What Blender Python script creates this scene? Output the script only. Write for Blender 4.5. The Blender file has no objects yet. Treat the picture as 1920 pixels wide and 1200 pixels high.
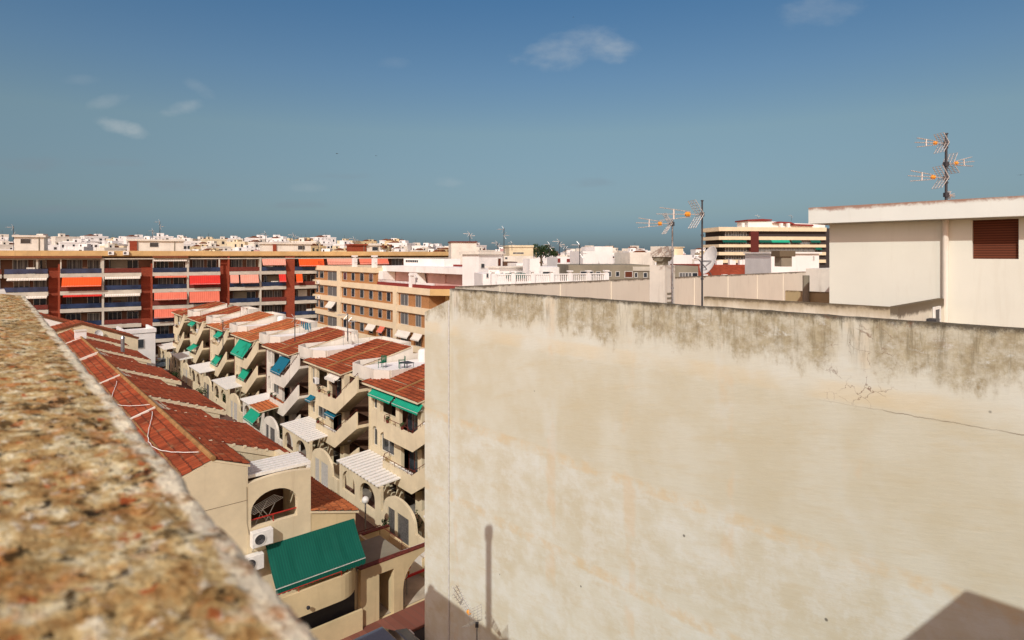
import bpy, math, random
import numpy as np
from mathutils import Vector, noise as mnoise
PI = math.pi
random.seed(7)
S = bpy.context.scene
COL = S.collection
# ------------------------------------------------------------------ camera
H = 17.5                      # eye height above the street
FPX, HOR = 1130.0, 478.0      # focal length and horizon row of a 1920 x 1200 picture
cam = bpy.data.cameras.new('camera'); co = bpy.data.objects.new('camera', cam); COL.objects.link(co)
co.location = (0, 0, H); co.rotation_euler = (PI/2, 0, 0)
cam.sensor_width = 36; cam.lens = 36*FPX/1920; cam.shift_y = -(600-HOR)/1920
cam.clip_start = 0.05; cam.clip_end = 40000
cam.dof.use_dof = True; cam.dof.focus_distance = 32; cam.dof.aperture_fstop = 3.6
S.camera = co
S.view_settings.view_transform = 'Standard'; S.view_settings.look = 'None'
S.view_settings.exposure = 0.0; S.view_settings.gamma = 1.0
# ------------------------------------------------------------------ light
LD = Vector((0.290, 1.183, -0.964)).normalized()      # the way the sunlight travels
ELEV = math.asin(-LD.z); AZ = math.atan2(-LD.x, -LD.y)
sun = bpy.data.lights.new('sun', 'SUN'); so = bpy.data.objects.new('sun', sun); COL.objects.link(so)
sun.energy = 3.0; sun.angle = math.radians(0.35); sun.color = (1.0, 0.995, 0.955)
so.rotation_euler = LD.to_track_quat('-Z', 'Y').to_euler(); so.location = (-20, -30, 60)
# ------------------------------------------------------------------ node helper
class NT:
    def __init__(s, tree): s.t = tree; s.n = tree.nodes; s.l = tree.links
    def put(s, a, b):
        if isinstance(a, bpy.types.NodeSocket): s.l.new(a, b)
        elif a is not None:
            if isinstance(a, tuple) and len(a) == 3 and b.type == 'RGBA': a = (*a, 1.0)
            if isinstance(a, (int, float)) and b.type == 'VECTOR': a = (a, a, a)
            b.default_value = a
    def math(s, op, a, b=None, c=None, clamp=False):
        n = s.n.new('ShaderNodeMath'); n.operation = op; n.use_clamp = clamp
        s.put(a, n.inputs[0])
        if b is not None: s.put(b, n.inputs[1])
        if c is not None: s.put(c, n.inputs[2])
        return n.outputs[0]
    def noise(s, vec, scale, detail=4, rough=.55, dist=0):
        n = s.n.new('ShaderNodeTexNoise'); s.put(vec, n.inputs['Vector']); n.inputs['Scale'].default_value = scale
        n.inputs['Detail'].default_value = detail; n.inputs['Roughness'].default_value = rough; n.inputs['Distortion'].default_value = dist
        return n.outputs[0]
    def vor(s, vec, scale, feature='F1', rand=1.0, out=0):
        n = s.n.new('ShaderNodeTexVoronoi'); n.feature = feature; s.put(vec, n.inputs['Vector']); n.inputs['Scale'].default_value = scale
        n.inputs['Randomness'].default_value = rand
        return n.outputs[out]
    def white(s, vec):
        n = s.n.new('ShaderNodeTexWhiteNoise'); n.noise_dimensions = '3D'; s.put(vec, n.inputs['Vector']); return n.outputs['Value']
    def scale(s, vec, xyz):
        n = s.n.new('ShaderNodeVectorMath'); n.operation = 'MULTIPLY'; s.put(vec, n.inputs[0]); n.inputs[1].default_value = xyz; return n.outputs[0]
    def add(s, vec, b):
        n = s.n.new('ShaderNodeVectorMath'); n.operation = 'ADD'; s.put(vec, n.inputs[0]); s.put(b, n.inputs[1]); return n.outputs[0]
    def floor(s, vec):
        n = s.n.new('ShaderNodeVectorMath'); n.operation = 'FLOOR'; s.put(vec, n.inputs[0]); return n.outputs[0]
    def sep(s, vec):
        n = s.n.new('ShaderNodeSeparateXYZ'); s.put(vec, n.inputs[0]); return n.outputs
    def comb(s, x, y, z):
        n = s.n.new('ShaderNodeCombineXYZ'); s.put(x, n.inputs[0]); s.put(y, n.inputs[1]); s.put(z, n.inputs[2]); return n.outputs[0]
    def mr(s, v, a, b, c=0, d=1, smooth=True):
        n = s.n.new('ShaderNodeMapRange'); n.interpolation_type = 'SMOOTHSTEP' if smooth else 'LINEAR'
        for i, q in enumerate((v, a, b, c, d)): s.put(q, n.inputs[i])
        return n.outputs[0]
    def mix(s, f, a, b, mode='MIX'):
        n = s.n.new('ShaderNodeMix'); n.data_type = 'RGBA'; n.blend_type = mode
        s.put(f, n.inputs[0]); s.put(c4(a), n.inputs[6]); s.put(c4(b), n.inputs[7]); return n.outputs[2]
    def ramp(s, f, stops):
        n = s.n.new('ShaderNodeValToRGB'); s.put(f, n.inputs[0]); e = n.color_ramp.elements
        while len(e) < len(stops): e.new(0.5)
        for i, (p, c) in enumerate(stops): e[i].position = p; e[i].color = c4(c)
        return n.outputs[0]
    def coord(s, which='Object'):
        return s.n.new('ShaderNodeTexCoord').outputs[which]
def c4(c):
    if isinstance(c, bpy.types.NodeSocket): return c
    if isinstance(c, (int, float)): c = (c, c, c)
    return (*c[:3], 1.0)
def hexc(h):   # sRGB hex -> linear
    r = [int(h[i:i+2], 16)/255 for i in (0, 2, 4)]
    return tuple(x/12.92 if x <= .04045 else ((x+.055)/1.055)**2.4 for x in r)
def newmat(name, rough=.85, spec=.25, metallic=0):
    m = bpy.data.materials.new(name); m.use_nodes = True
    t = NT(m.node_tree); b = m.node_tree.nodes['Principled BSDF']
    b.inputs['Roughness'].default_value = rough; b.inputs['Specular IOR Level'].default_value = spec; b.inputs['Metallic'].default_value = metallic
    return m, t, b
def bump(t, b, h, strength, dist):
    n = t.n.new('ShaderNodeBump'); n.inputs['Strength'].default_value = strength; n.inputs['Distance'].default_value = dist
    t.put(h, n.inputs['Height']); t.l.new(n.outputs[0], b.inputs['Normal'])
def plaster(name, col, var=.12, streak=.35, stain=(.25, .19, .12), sc=1.0, rough=.9, bmp=.25):
    m, t, b = newmat(name, rough, .15); v = t.coord()
    n1 = t.noise(v, .55*sc, 5, .6); n2 = t.noise(v, 6*sc, 4, .6); n3 = t.noise(t.scale(v, (2.6*sc, 2.6*sc, .22*sc)), 1.0, 5, .65)
    dark = tuple(x*(1-2.2*var) for x in col); lite = tuple(min(.92, x*(1+.5*var)) for x in col)
    c = t.mix(t.mr(n1, .3, .72), dark, lite)
    c = t.mix(t.mr(n2, .35, .75, 0, .25), c, tuple(x*.8 for x in col))
    c = t.mix(t.math('MULTIPLY', t.mr(n3, .56, .78), streak), c, stain)
    t.put(c, b.inputs['Base Color']); bump(t, b, t.noise(v, 45, 3), bmp, .01)
    return m
def plain(name, col, rough=.6, spec=.4, metallic=0, var=.1, sc=8.0):
    m, t, b = newmat(name, rough, spec, metallic); v = t.coord()
    c = t.mix(t.mr(t.noise(v, sc, 4), .3, .7), tuple(x*(1-var) for x in col), tuple(min(1, x*(1+var)) for x in col))
    t.put(c, b.inputs['Base Color']); return m
def tiles(name, a, d, mossy=.25):
    m, t, b = newmat(name, .85, .2); uv = t.coord('UV'); v = t.coord()
    cell = t.white(t.floor(uv)); big = t.noise(v, .45, 5, .6); fine = t.noise(v, 14, 4, .7)
    c = t.mix(t.math('ADD', t.math('MULTIPLY', cell, .7), .15), d, a)
    us = t.sep(uv); fu = t.math('ABSOLUTE', t.math('SUBTRACT', t.math('FRACT', us[0]), .5)); fv = t.math('FRACT', us[1])
    c = t.mix(t.math('MAXIMUM', t.mr(fu, .34, .5, 0, .75), t.mr(fv, .16, .02, 0, .7)), c, (.035, .018, .012))
    c = t.mix(t.mr(big, .46, .68, 0, .5), c, tuple(x*.42 for x in d))
    c = t.mix(t.mr(fine, .5, .8, 0, .5), c, (.10, .055, .035))
    c = t.mix(t.math('MULTIPLY', t.mr(t.noise(v, 1.7, 4), .55, .75), mossy), c, (.34, .22, .11))
    t.put(c, b.inputs['Base Color']); return m
def striped(name, a, bcol, freq, axis=0, rough=.75, amount=1.0, duty=.5):
    m, t, b = newmat(name, rough, .2); v = t.coord(); x = t.sep(v)[axis]
    f = t.math('FRACT', t.math('MULTIPLY', x, freq)); f = t.mr(f, duty-.06, duty+.06, 0, amount)
    c = t.mix(f, a, bcol); c = t.mix(t.mr(t.noise(v, 1.1, 4), .4, .75, 0, .3), c, tuple(q*.6 for q in a))
    t.put(c, b.inputs['Base Color'])
    m.use_backface_culling = False; return m
def brick(name, a, bb, mortar, sc=1.0):
    m, t, b = newmat(name, .9, .15); v = t.coord(); s = t.sep(v)
    w = t.comb(t.math('ADD', s[0], s[1]), s[2], 0)
    n = t.n.new('ShaderNodeTexBrick'); t.put(w, n.inputs['Vector']); n.inputs['Scale'].default_value = sc
    n.inputs['Color1'].default_value = c4(a); n.inputs['Color2'].default_value = c4(bb); n.inputs['Mortar'].default_value = c4(mortar)
    n.inputs['Brick Width'].default_value = .26; n.inputs['Row Height'].default_value = .075; n.inputs['Mortar Size'].default_value = .008
    c = t.mix(t.mr(t.noise(v, .8, 5), .4, .8, 0, .4), n.outputs[0], tuple(q*.6 for q in a))
    t.put(c, b.inputs['Base Color']); return m
def glass(name, col=(.02, .025, .03), rough=.08):
    m, t, b = newmat(name, rough, .5); v = t.coord()
    t.put(t.mix(t.mr(t.noise(v, .7, 3), .35, .7), col, tuple(q*2.2 for q in col)), b.inputs['Base Color']); return m
M = {}
M['cream'] = plaster('cream_plaster', hexc('e3d4b2'), .07, .4, (.42, .31, .18))
M['creamd'] = plaster('ochre_plaster', hexc('dcc79c'), .08, .45, (.40, .28, .15))
M['whitep'] = plaster('white_plaster', hexc('e6dfd0'), .08, .5, (.3, .24, .17))
M['whiteb'] = plaster('bright_white_paint', hexc('efece6'), .05, .25, (.4, .33, .25))
M['roofdeck'] = plaster('roof_deck', hexc('c9bba5'), .2, .1)
M['beige'] = plaster('beige_render', hexc('e4d2b0'), .05, .2)
M['ochre'] = plaster('yellow_ochre_render', hexc('d0ae78'), .08, .3)
M['slab'] = plaster('pale_concrete', hexc('c8c2b2'), .1, .35)
M['shadegrey'] = plaster('grey_render', hexc('8d8674'), .1, .4)
M['pink'] = plaster('pink_render', hexc('cfa9a2'), .08, .2)
M['maroon'] = plain('maroon_paint', hexc('7c2c26'), .7)
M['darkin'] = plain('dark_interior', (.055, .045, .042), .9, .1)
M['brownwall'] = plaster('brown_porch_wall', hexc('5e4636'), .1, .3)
M['tile'] = tiles('clay_tiles', hexc('b25c36'), hexc('843e24'))
M['tileo'] = tiles('orange_clay_tiles', hexc('cc7a48'), hexc('aa5c34'), .35)
M['tiled'] = tiles('weathered_clay_tiles', hexc('ad5431'), hexc('7a3820'), .45)
M['ridge'] = plaster('mortar_ridge', hexc('a87f50'), .2, .3, sc=3)
M['brickr'] = brick('red_brick', hexc('9e4830'), hexc('843826'), hexc('80523e'))
M['brickb'] = brick('tan_brick', hexc('b07c4e'), hexc('9c6a3e'), hexc('a98a66'))
M['glass'] = glass('window_glass')
M['glassb'] = glass('blue_railing_glass', (.012, .022, .05), .2)
M['curtain'] = striped('pale_curtain', hexc('74736f'), hexc('4c4c4e'), 2.2, 0, .8)
M['frame'] = plain('aluminium_frame', (.55, .54, .5), .5)
M['green'] = striped('green_awning_cloth', hexc('0b5c4c'), hexc('094e42'), 9.0, duty=.35, amount=.8)
M['greenl'] = striped('bright_green_awning_cloth', hexc('22a583'), hexc('1b9474'), 5)
M['teal'] = striped('teal_awning_cloth', hexc('1a6f86'), hexc('145d72'), 5)
M['orange'] = striped('orange_awning_cloth', hexc('e65c24'), hexc('da521e'), 3)
M['red'] = striped('red_awning_cloth', hexc('d63a30'), hexc('c6322a'), 3)
M['salmon'] = striped('salmon_awning_cloth', hexc('dc7a62'), hexc('d26e56'), 3)
M['rose'] = striped('pink_awning_cloth', hexc('e8a08a'), hexc('dd937e'), 3)
M['whitecl'] = striped('white_awning_cloth', hexc('e6e0d4'), hexc('d8d0c0'), 3)
M['rust'] = plain('rusty_rail', hexc('6d3228'), .7, .3, .2, .3)
M['redrail'] = plain('red_painted_rail', hexc('a8281e'), .5)
M['steel'] = plain('galvanised_steel', (.32, .32, .32), .45, .5, .7, .25, 12)
M['alu'] = plain('antenna_aluminium', (.62, .6, .56), .4, .5, .5, .2, 30)
M['dark'] = plain('dark_metal', (.04, .04, .045), .5)
M['obox'] = plain('orange_plastic', hexc('e89a30'), .5)
M['wplast'] = plain('white_plastic', (.78, .77, .72), .5, .4, 0, .06)
M['wpaint'] = plain('white_slat_paint', (.8, .78, .72), .7, .3, 0, .08)
M['gplast'] = plain('green_plastic', hexc('0f5c40'), .5)
M['shutter'] = striped('brown_roller_shutter', hexc('6b3a26'), hexc('4e2a1c'), 16, 2)
M['asphalt'] = plaster('asphalt', (.055, .053, .05), .2, .1, (.09, .085, .08))
M['town'] = plaster('town_ground', (.26, .23, .19), .2, .1)
M['leaf'] = plain('dark_leaves', (.035, .06, .02), .8, .2, 0, .5, 3)
M['bark'] = plain('bark', (.12, .09, .06), .9)
# ------------------------------------------------------------------ mesh builder
class MB:
    def __init__(s): s.v = []; s.f = []; s.m = []
    def quad(s, a, b, c, d, mi=0):
        n = len(s.v); s.v += [a, b, c, d]; s.f.append((n, n+1, n+2, n+3)); s.m.append(mi)
    def box(s, x0, x1, y0, y1, z0, z1, mi=0, top=None):
        n = len(s.v)
        s.v += [(x0,y0,z0),(x1,y0,z0),(x1,y1,z0),(x0,y1,z0),(x0,y0,z1),(x1,y0,z1),(x1,y1,z1),(x0,y1,z1)]
        for k, q in enumerate([(0,3,2,1),(4,5,6,7),(0,1,5,4),(1,2,6,5),(2,3,7,6),(3,0,4,7)]):
            s.f.append(tuple(n+i for i in q)); s.m.append(top if (k == 1 and top is not None) else mi)
        return s
    def prism(s, poly, a0, a1, axis='z', mi=0):
        """poly: 2D ring; extruded a0..a1 along axis. axis z: (x,y); y: (x,z); x: (y,z)"""
        def P(p, a): return {'z': (p[0], p[1], a), 'y': (p[0], a, p[1]), 'x': (a, p[0], p[1])}[axis]
        n = len(s.v); k = len(poly)
        s.v += [P(p, a0) for p in poly] + [P(p, a1) for p in poly]
        s.f.append(tuple(n+i for i in range(k))[::-1]); s.m.append(mi)
        s.f.append(tuple(n+k+i for i in range(k))); s.m.append(mi)
        for i in range(k):
            j = (i+1) % k; s.f.append((n+i, n+j, n+k+j, n+k+i)); s.m.append(mi)
        return s
    def tube(s, p, q, r, n=6, r2=None, mi=0, caps=True):
        p = Vector(p); q = Vector(q); d = (q-p).normalized(); r2 = r if r2 is None else r2
        a = d.orthogonal().normalized(); b = d.cross(a); k = len(s.v)
        for c, rr in ((p, r), (q, r2)):
            for i in range(n):
                w = 2*PI*i/n; s.v.append(tuple(c + (a*math.cos(w)+b*math.sin(w))*rr))
        for i in range(n):
            j = (i+1) % n; s.f.append((k+i, k+j, k+n+j, k+n+i)); s.m.append(mi)
        if caps:
            s.f.append(tuple(k+i for i in range(n))[::-1]); s.m.append(mi); s.f.append(tuple(k+n+i for i in range(n))); s.m.append(mi)
        return s
    def path(s, pts, r, n=5, mi=0):
        for a, b in zip(pts, pts[1:]): s.tube(a, b, r, n, mi=mi)
        return s
    def lathe(s, prof, c=(0,0,0), n=16, mi=0, axis=None):
        k = len(s.v); ax = Vector(axis).normalized() if axis else Vector((0,0,1))
        a = ax.orthogonal().normalized(); b = ax.cross(a); c = Vector(c)
        for r, z in prof:
            for i in range(n):
                w = 2*PI*i/n; s.v.append(tuple(c + ax*z + (a*math.cos(w)+b*math.sin(w))*r))
        for j in range(len(prof)-1):
            for i in range(n):
                i2 = (i+1) % n; s.f.append((k+j*n+i, k+j*n+i2, k+(j+1)*n+i2, k+(j+1)*n+i)); s.m.append(mi)
        return s
    def wall(s, x0, x1, z0, z1, y0, y1, ops=(), mi=0, topf=None, nseg=10):
        """wall in the x-z plane between y0 and y1 with openings (xa, xb, za, zb, arch_rise)"""
        xs = {x0, x1}
        for o in ops:
            xs |= {o[0], o[1]}
            if len(o) > 4 and o[4]:
                xs |= {o[0] + (o[1]-o[0])*(1-math.cos(PI*i/nseg))/2 for i in range(nseg+1)}
        xs = sorted(x for x in xs if x0-1e-6 <= x <= x1+1e-6)
        xs = [x for i, x in enumerate(xs) if i == 0 or x-xs[i-1] > 1e-5]
        def top(o, x):
            if len(o) > 4 and o[4]:
                c = (o[0]+o[1])/2; h = (o[1]-o[0])/2; q = max(0, 1-((x-c)/h)**2); return o[3]-o[4]+o[4]*math.sqrt(q)
            return o[3]
        Z1 = (lambda x: z1) if topf is None else topf
        for xl, xr in zip(xs, xs[1:]):
            mid = (xl+xr)/2; here = sorted([o for o in ops if o[0] < mid < o[1]], key=lambda o: o[2])
            lo_l = lo_r = z0; lo_open = False
            for o in here + [None]:
                hl, hr = (o[2], o[2]) if o else (Z1(xl), Z1(xr))
                if hl-lo_l > 1e-5 or hr-lo_r > 1e-5:
                    s.quad((xl,y0,lo_l),(xr,y0,lo_r),(xr,y0,hr),(xl,y0,hl), mi)
                    s.quad((xr,y1,lo_r),(xl,y1,lo_l),(xl,y1,hl),(xr,y1,hr), mi)
                    s.quad((xl,y0,hl),(xr,y0,hr),(xr,y1,hr),(xl,y1,hl), mi)
                    s.quad((xl,y1,lo_l),(xr,y1,lo_r),(xr,y0,lo_r),(xl,y0,lo_l), mi)
                if o: lo_l, lo_r = top(o, xl), top(o, xr)
        for o in ops:
            zs = top(o, o[0])
            s.quad((o[0],y0,o[2]),(o[0],y1,o[2]),(o[0],y1,zs),(o[0],y0,zs), mi); s.quad((o[1],y1,o[2]),(o[1],y0,o[2]),(o[1],y0,zs),(o[1],y1,zs), mi)
        s.quad((x0,y1,z0),(x0,y0,z0),(x0,y0,Z1(x0)),(x0,y1,Z1(x0)), mi); s.quad((x1,y0,z0),(x1,y1,z0),(x1,y1,Z1(x1)),(x1,y0,Z1(x1)), mi)
        return s
    def build(s, name, mats, parent=None, smooth=False, bevel=0):
        me = bpy.data.meshes.new(name); me.from_pydata(s.v, [], s.f)
        for m in (mats if isinstance(mats, (list, tuple)) else [mats]): me.materials.append(M[m] if isinstance(m, str) else m)
        me.polygons.foreach_set('material_index', s.m)
        if smooth: me.polygons.foreach_set('use_smooth', [True]*len(s.f))
        o = bpy.data.objects.new(name, me); COL.objects.link(o)
        if parent: o.parent = parent
        if bevel:
            b = o.modifiers.new('bevel', 'BEVEL'); b.width = bevel; b.segments = 2; b.limit_method = 'ANGLE'
        return o
def B(*a, **k): m = MB(); m.box(*a, **k); return m
def empty(name, loc, rz, label, cat, group=None):
    o = bpy.data.objects.new(name, None); COL.objects.link(o); o.location = loc; o.rotation_euler = (0, 0, rz); o.empty_display_size = .3
    o['label'] = label; o['category'] = cat
    if group: o['group'] = group
    return o
def tag(o, label=None, cat=None, group=None, kind=None):
    for k, q in (('label', label), ('category', cat), ('group', group), ('kind', kind)):
        if q: o[k] = q
    return o
def ct(o, parent=None):
    c = o.copy(); COL.objects.link(c); c.parent = parent
    for ch in o.children: ct(ch, c)
    return c
def at(x, y, Y): return Vector(((x-960)/FPX*Y, Y, H-(y-HOR)/FPX*Y))
def tile_roof(name, parent, org, L, W, rise, mat='tile', pitch=.24, row=.38, rot=0, cut=None, samp=5, edge='cream'):
    """tiled slope in local axes: eave along +x from org (length L), climbing towards +y (horizontal run W) by rise; rot turns it about z"""
    nx = max(2, round(L/pitch)); ny = max(2, round(W/row)); X = np.linspace(0, L, nx*samp+1); ph = X/L*nx
    prof = .052*np.abs(np.sin(PI*ph))**.7
    ca, sa = math.cos(rot), math.sin(rot); V = []; F = []; UV = []; mi = []
    npt = len(X)
    rj = random.Random(int(L*100+W*7)); tj = [[rj.uniform(-.011, .013) for _ in range(nx+1)] for _ in range(ny)]; colw = [rj.uniform(-.012, .012) for _ in range(nx+2)]
    for j in range(ny):
        for e in (0, 1):
            y = W*(j+e)/ny; z = rise*(j+e)/ny + (.045 if e == 0 else .0)
            for i in range(npt): V.append((X[i], y+(colw[int(ph[i])]*1.5 if 0 < j < ny-1 else 0), z+prof[i]+tj[j][min(nx-1, int(ph[i]))]+.012*math.sin(X[i]*1.3+j*.35)))
    for j in range(ny):
        b = j*2*npt
        for i in range(npt-1):
            F.append((b+i, b+i+1, b+npt+i+1, b+npt+i)); UV.append(((ph[i]+1e-4, j+.01), (ph[i+1]-1e-4, j+.01), (ph[i+1]-1e-4, j+.99), (ph[i]+1e-4, j+.99)))
        if j < ny-1:
            for i in range(npt-1):
                F.append((b+npt+i, b+npt+i+1, b+2*npt+i+1, b+2*npt+i)); UV.append(((ph[i]+1e-4, j+1.04),)*4)
    n0 = len(F); mi = [0]*n0
    k = len(V); t = .09
    for (x, y, z) in ((0,0,0),(L,0,0),(L,W,rise),(0,W,rise)): V.append((x, y, z-.005)); V.append((x, y, z-t))
    for q in ((0,2,3,1),(2,4,5,3),(4,6,7,5),(6,0,1,7),(1,3,5,7),(0,2,4,6)): F.append(tuple(k+i for i in q)); UV.append(((.5, .5),)*4); mi.append(1)
    V = [(org[0]+x*ca-y*sa, org[1]+x*sa+y*ca, org[2]+z) for x, y, z in V]
    me = bpy.data.meshes.new(name); me.from_pydata(V, [], F); me.materials.append(M[mat]); me.materials.append(M[edge])
    me.polygons.foreach_set('material_index', mi)
    uv = me.uv_layers.new(name='UVMap'); arr = []
    for q4 in UV:
        for q in q4: arr += [q[0], q[1]]
    uv.data.foreach_set('uv', arr)
    o = bpy.data.objects.new(name, me); COL.objects.link(o)
    if parent: o.parent = parent
    return o
# ------------------------------------------------------------------ sky
w = bpy.data.worlds.new('World'); S.world = w; w.use_nodes = True
t = NT(w.node_tree); bg = w.node_tree.nodes['Background']
sky = t.n.new('ShaderNodeTexSky'); sky.sky_type = 'NISHITA'; sky.sun_disc = False
sky.sun_elevation = ELEV; sky.sun_rotation = AZ; sky.altitude = 10; sky.air_density = 1.0; sky.dust_density = 1.0; sky.ozone_density = 2.0
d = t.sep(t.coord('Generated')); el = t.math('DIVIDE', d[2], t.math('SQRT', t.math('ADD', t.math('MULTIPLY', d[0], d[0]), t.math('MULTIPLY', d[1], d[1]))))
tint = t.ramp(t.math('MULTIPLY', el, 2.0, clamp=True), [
    (0.0, (.195, .265, .375)), (.085, (.235, .31, .415)), (.138, (.305, .348, .385)), (.227, (.375, .40, .395)), (.4, (.495, .515, .445)), (.58, (.435, .52, .52)), (.85, (.325, .50, .57)), (1.0, (1.65, .80, .60))])  # last stop: warm sky added above the frame to redden the shadow fill
tint = t.mix(t.mr(d[1], -.05, -.35), tint, (1.65, 1.0, .74))  # warm, brighter sky added behind the camera, unseen, to fill the shadows
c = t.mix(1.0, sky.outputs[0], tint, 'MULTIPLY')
cx = t.math('DIVIDE', d[0], t.math('MAXIMUM', d[1], .02)); cz = t.math('DIVIDE', d[2], t.math('MAXIMUM', d[1], .02))
cv = t.comb(cx, t.math('MULTIPLY', cz, 1.7), 0)
nz = t.math('SUBTRACT', t.noise(cv, 15, 5, .55), .5); nz2 = t.math('SUBTRACT', t.noise(cv, 38, 3, .5), .5)
def cloud(px, py, rx, ry, tilt=0.0):
    x0, z0 = (px-960)/FPX, (HOR-py)/FPX
    ax = t.math('SUBTRACT', cx, x0); az = t.math('SUBTRACT', cz, z0)
    az = t.math('SUBTRACT', az, t.math('MULTIPLY', ax, tilt))
    q = t.math('ADD', t.math('POWER', t.math('ABSOLUTE', t.math('MULTIPLY', ax, FPX/rx)), 2), t.math('POWER', t.math('ABSOLUTE', t.math('MULTIPLY', az, FPX/ry)), 2))
    q = t.math('ADD', t.math('ADD', q, t.math('MULTIPLY', nz, 3.0)), t.math('MULTIPLY', nz2, .9))
    return t.mr(q, 1.35, -.9)
tot = None
for (px, py, rx, ry, ti, am) in [(1062, 92, 92, 34, .25, .34), (1140, 88, 52, 30, 0, .42), (226, 238, 52, 15, -.25, .5), (337, 204, 40, 16, .2, .34), (205, 190, 42, 13, .2, .2),
                             (842, 341, 32, 11, -.1, .2), (1535, 22, 80, 34, .2, .2), (372, 165, 30, 14, -.5, .12), (580, 352, 40, 9, 0, .12), (735, 118, 30, 12, 0, .07),
                             (150, 150, 40, 10, 0, .08)]:
    k = t.math('MULTIPLY', cloud(px, py, rx, ry, ti), am); tot = k if tot is None else t.math('MAXIMUM', tot, k)
c = t.mix(tot, c, (3.7, 3.9, 3.9))
gr = None
for (px, py, rx, ry) in [(40, 308, 95, 15), (200, 306, 70, 9), (330, 347, 80, 13), (130, 392, 150, 9), (1100, 343, 50, 10), (640, 330, 60, 8), (30, 395, 60, 10), (560, 385, 60, 8)]:
    k = cloud(px, py, rx, ry); gr = k if gr is None else t.math('MAXIMUM', gr, k)
c = t.mix(t.math('MULTIPLY', gr, .34), c, (1.45, 1.7, 2.0))
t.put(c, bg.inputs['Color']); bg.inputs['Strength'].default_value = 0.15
# ------------------------------------------------------------------ ground, sea
def sstep(x): x = min(1, max(0, x)); return x*x*(3-2*x)
def terrain(X, Y):
    g = max(0.0, Y-128)/400.0
    f = 22*min(1.0, g)**.8 * (1.0 - .50*sstep((X/max(Y, 1)+.42)/.5))
    return f*sstep((Y-128)/40) if Y < 640 else f*(1-sstep((Y-640)/120))
m = MB(); gx = [-900+40*i for i in range(51)]; gy = [-60+20*i for i in range(46)]
m.v = [(x, y, terrain(x, y) if y < 760 else -1.0) for y in gy for x in gx]
for j in range(len(gy)-1):
    for i in range(len(gx)-1): a = j*len(gx)+i; m.f.append((a, a+1, a+1+len(gx), a+len(gx))); m.m.append(0)
tag(m.build('ground', 'town'), kind='structure')
mt, tt, bb = newmat('sea_water', .25, .5); tt.put((.02, .07, .13), bb.inputs['Base Color'])
m = MB(); m.quad((-30000, 500, -.6), (30000, 500, -.6), (30000, 30000, -.6), (-30000, 30000, -.6)); tag(m.build('water', mt), kind='structure')
# ------------------------------------------------------------------ generic builders
def window(parent, x0, x1, z0, z1, y, depth=.12, mull=1, fm='frame', pm='glass', sill=False):
    """framed window facing -y, its frame set back by depth behind y"""
    m = MB(); f = .05; ya, yb = y+depth, y+depth+.06
    m.box(x0, x1, ya, yb, z0, z0+f); m.box(x0, x1, ya, yb, z1-f, z1); m.box(x0, x0+f, ya, yb, z0+f, z1-f); m.box(x1-f, x1, ya, yb, z0+f, z1-f)
    for i in range(mull):
        xm = x0+(x1-x0)*(i+1)/(mull+1); m.box(xm-f/2, xm+f/2, ya, yb, z0+f, z1-f)
    if sill: m.box(x0-.06, x1+.06, y-.07, y+depth, z0-.06, z0-.002)
    w = m.build('window', fm, parent)
    B(x0+f, x1-f, ya+.02, ya+.035, z0+f, z1-f).build('pane', pm, w)
    return w
def awning(parent, x0, x1, ytop, ztop, out, drop, mat, name='awning', valance=.18, bar=True):
    """sloping cloth awning with scalloped valance, front bar and two arms, facing -y"""
    m = MB(); n = 8; t_ = .015
    nxs = max(2, int((x1-x0)/.25)) if x1-x0 < 5 else 4
    def pt(i, j):
        q = j/n; x = x0+(x1-x0)*i/nxs; f = math.sin(PI*q); wv = .022*math.sin(x*5.1+q*2)+.015*math.sin(x*11.3+1.7*q)
        return (x, ytop-out*q, ztop-drop*q-.07*f*(1+.5*math.sin(PI*i/nxs))+f*wv)
    for i in range(nxs):
        for j in range(n): m.quad(pt(i, j), pt(i+1, j), pt(i+1, j+1), pt(i, j+1))
    k = max(4, int((x1-x0)/.22)); yb = ytop-out-.01; zb = ztop-drop
    for i in range(k):
        a = x0+(x1-x0)*i/k; b2 = x0+(x1-x0)*(i+1)/k
        m.quad((a, yb, zb), (b2, yb, zb), (b2, yb, zb-valance*(.8)), (a, yb, zb-valance*(.8)))
        mid = (a+b2)/2; m.quad((a, yb, zb-valance*.8), (b2, yb, zb-valance*.8), ((b2+mid)/2, yb, zb-valance), ((a+mid)/2, yb, zb-valance))
    o = m.build(name, mat, parent)
    sm = o.modifiers.new('thickness', 'SOLIDIFY'); sm.thickness = .012
    if bar:
        m = MB(); m.tube((x0, ytop-out, zb-.03), (x1, ytop-out, zb-.03), .03, 6)
        for x in (x0+.08, x1-.08): m.tube((x, ytop, ztop-.35), (x, ytop-out, zb-.03), .018, 5)
        m.build('awning_arm', 'wplast', o)
    return o
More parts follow.
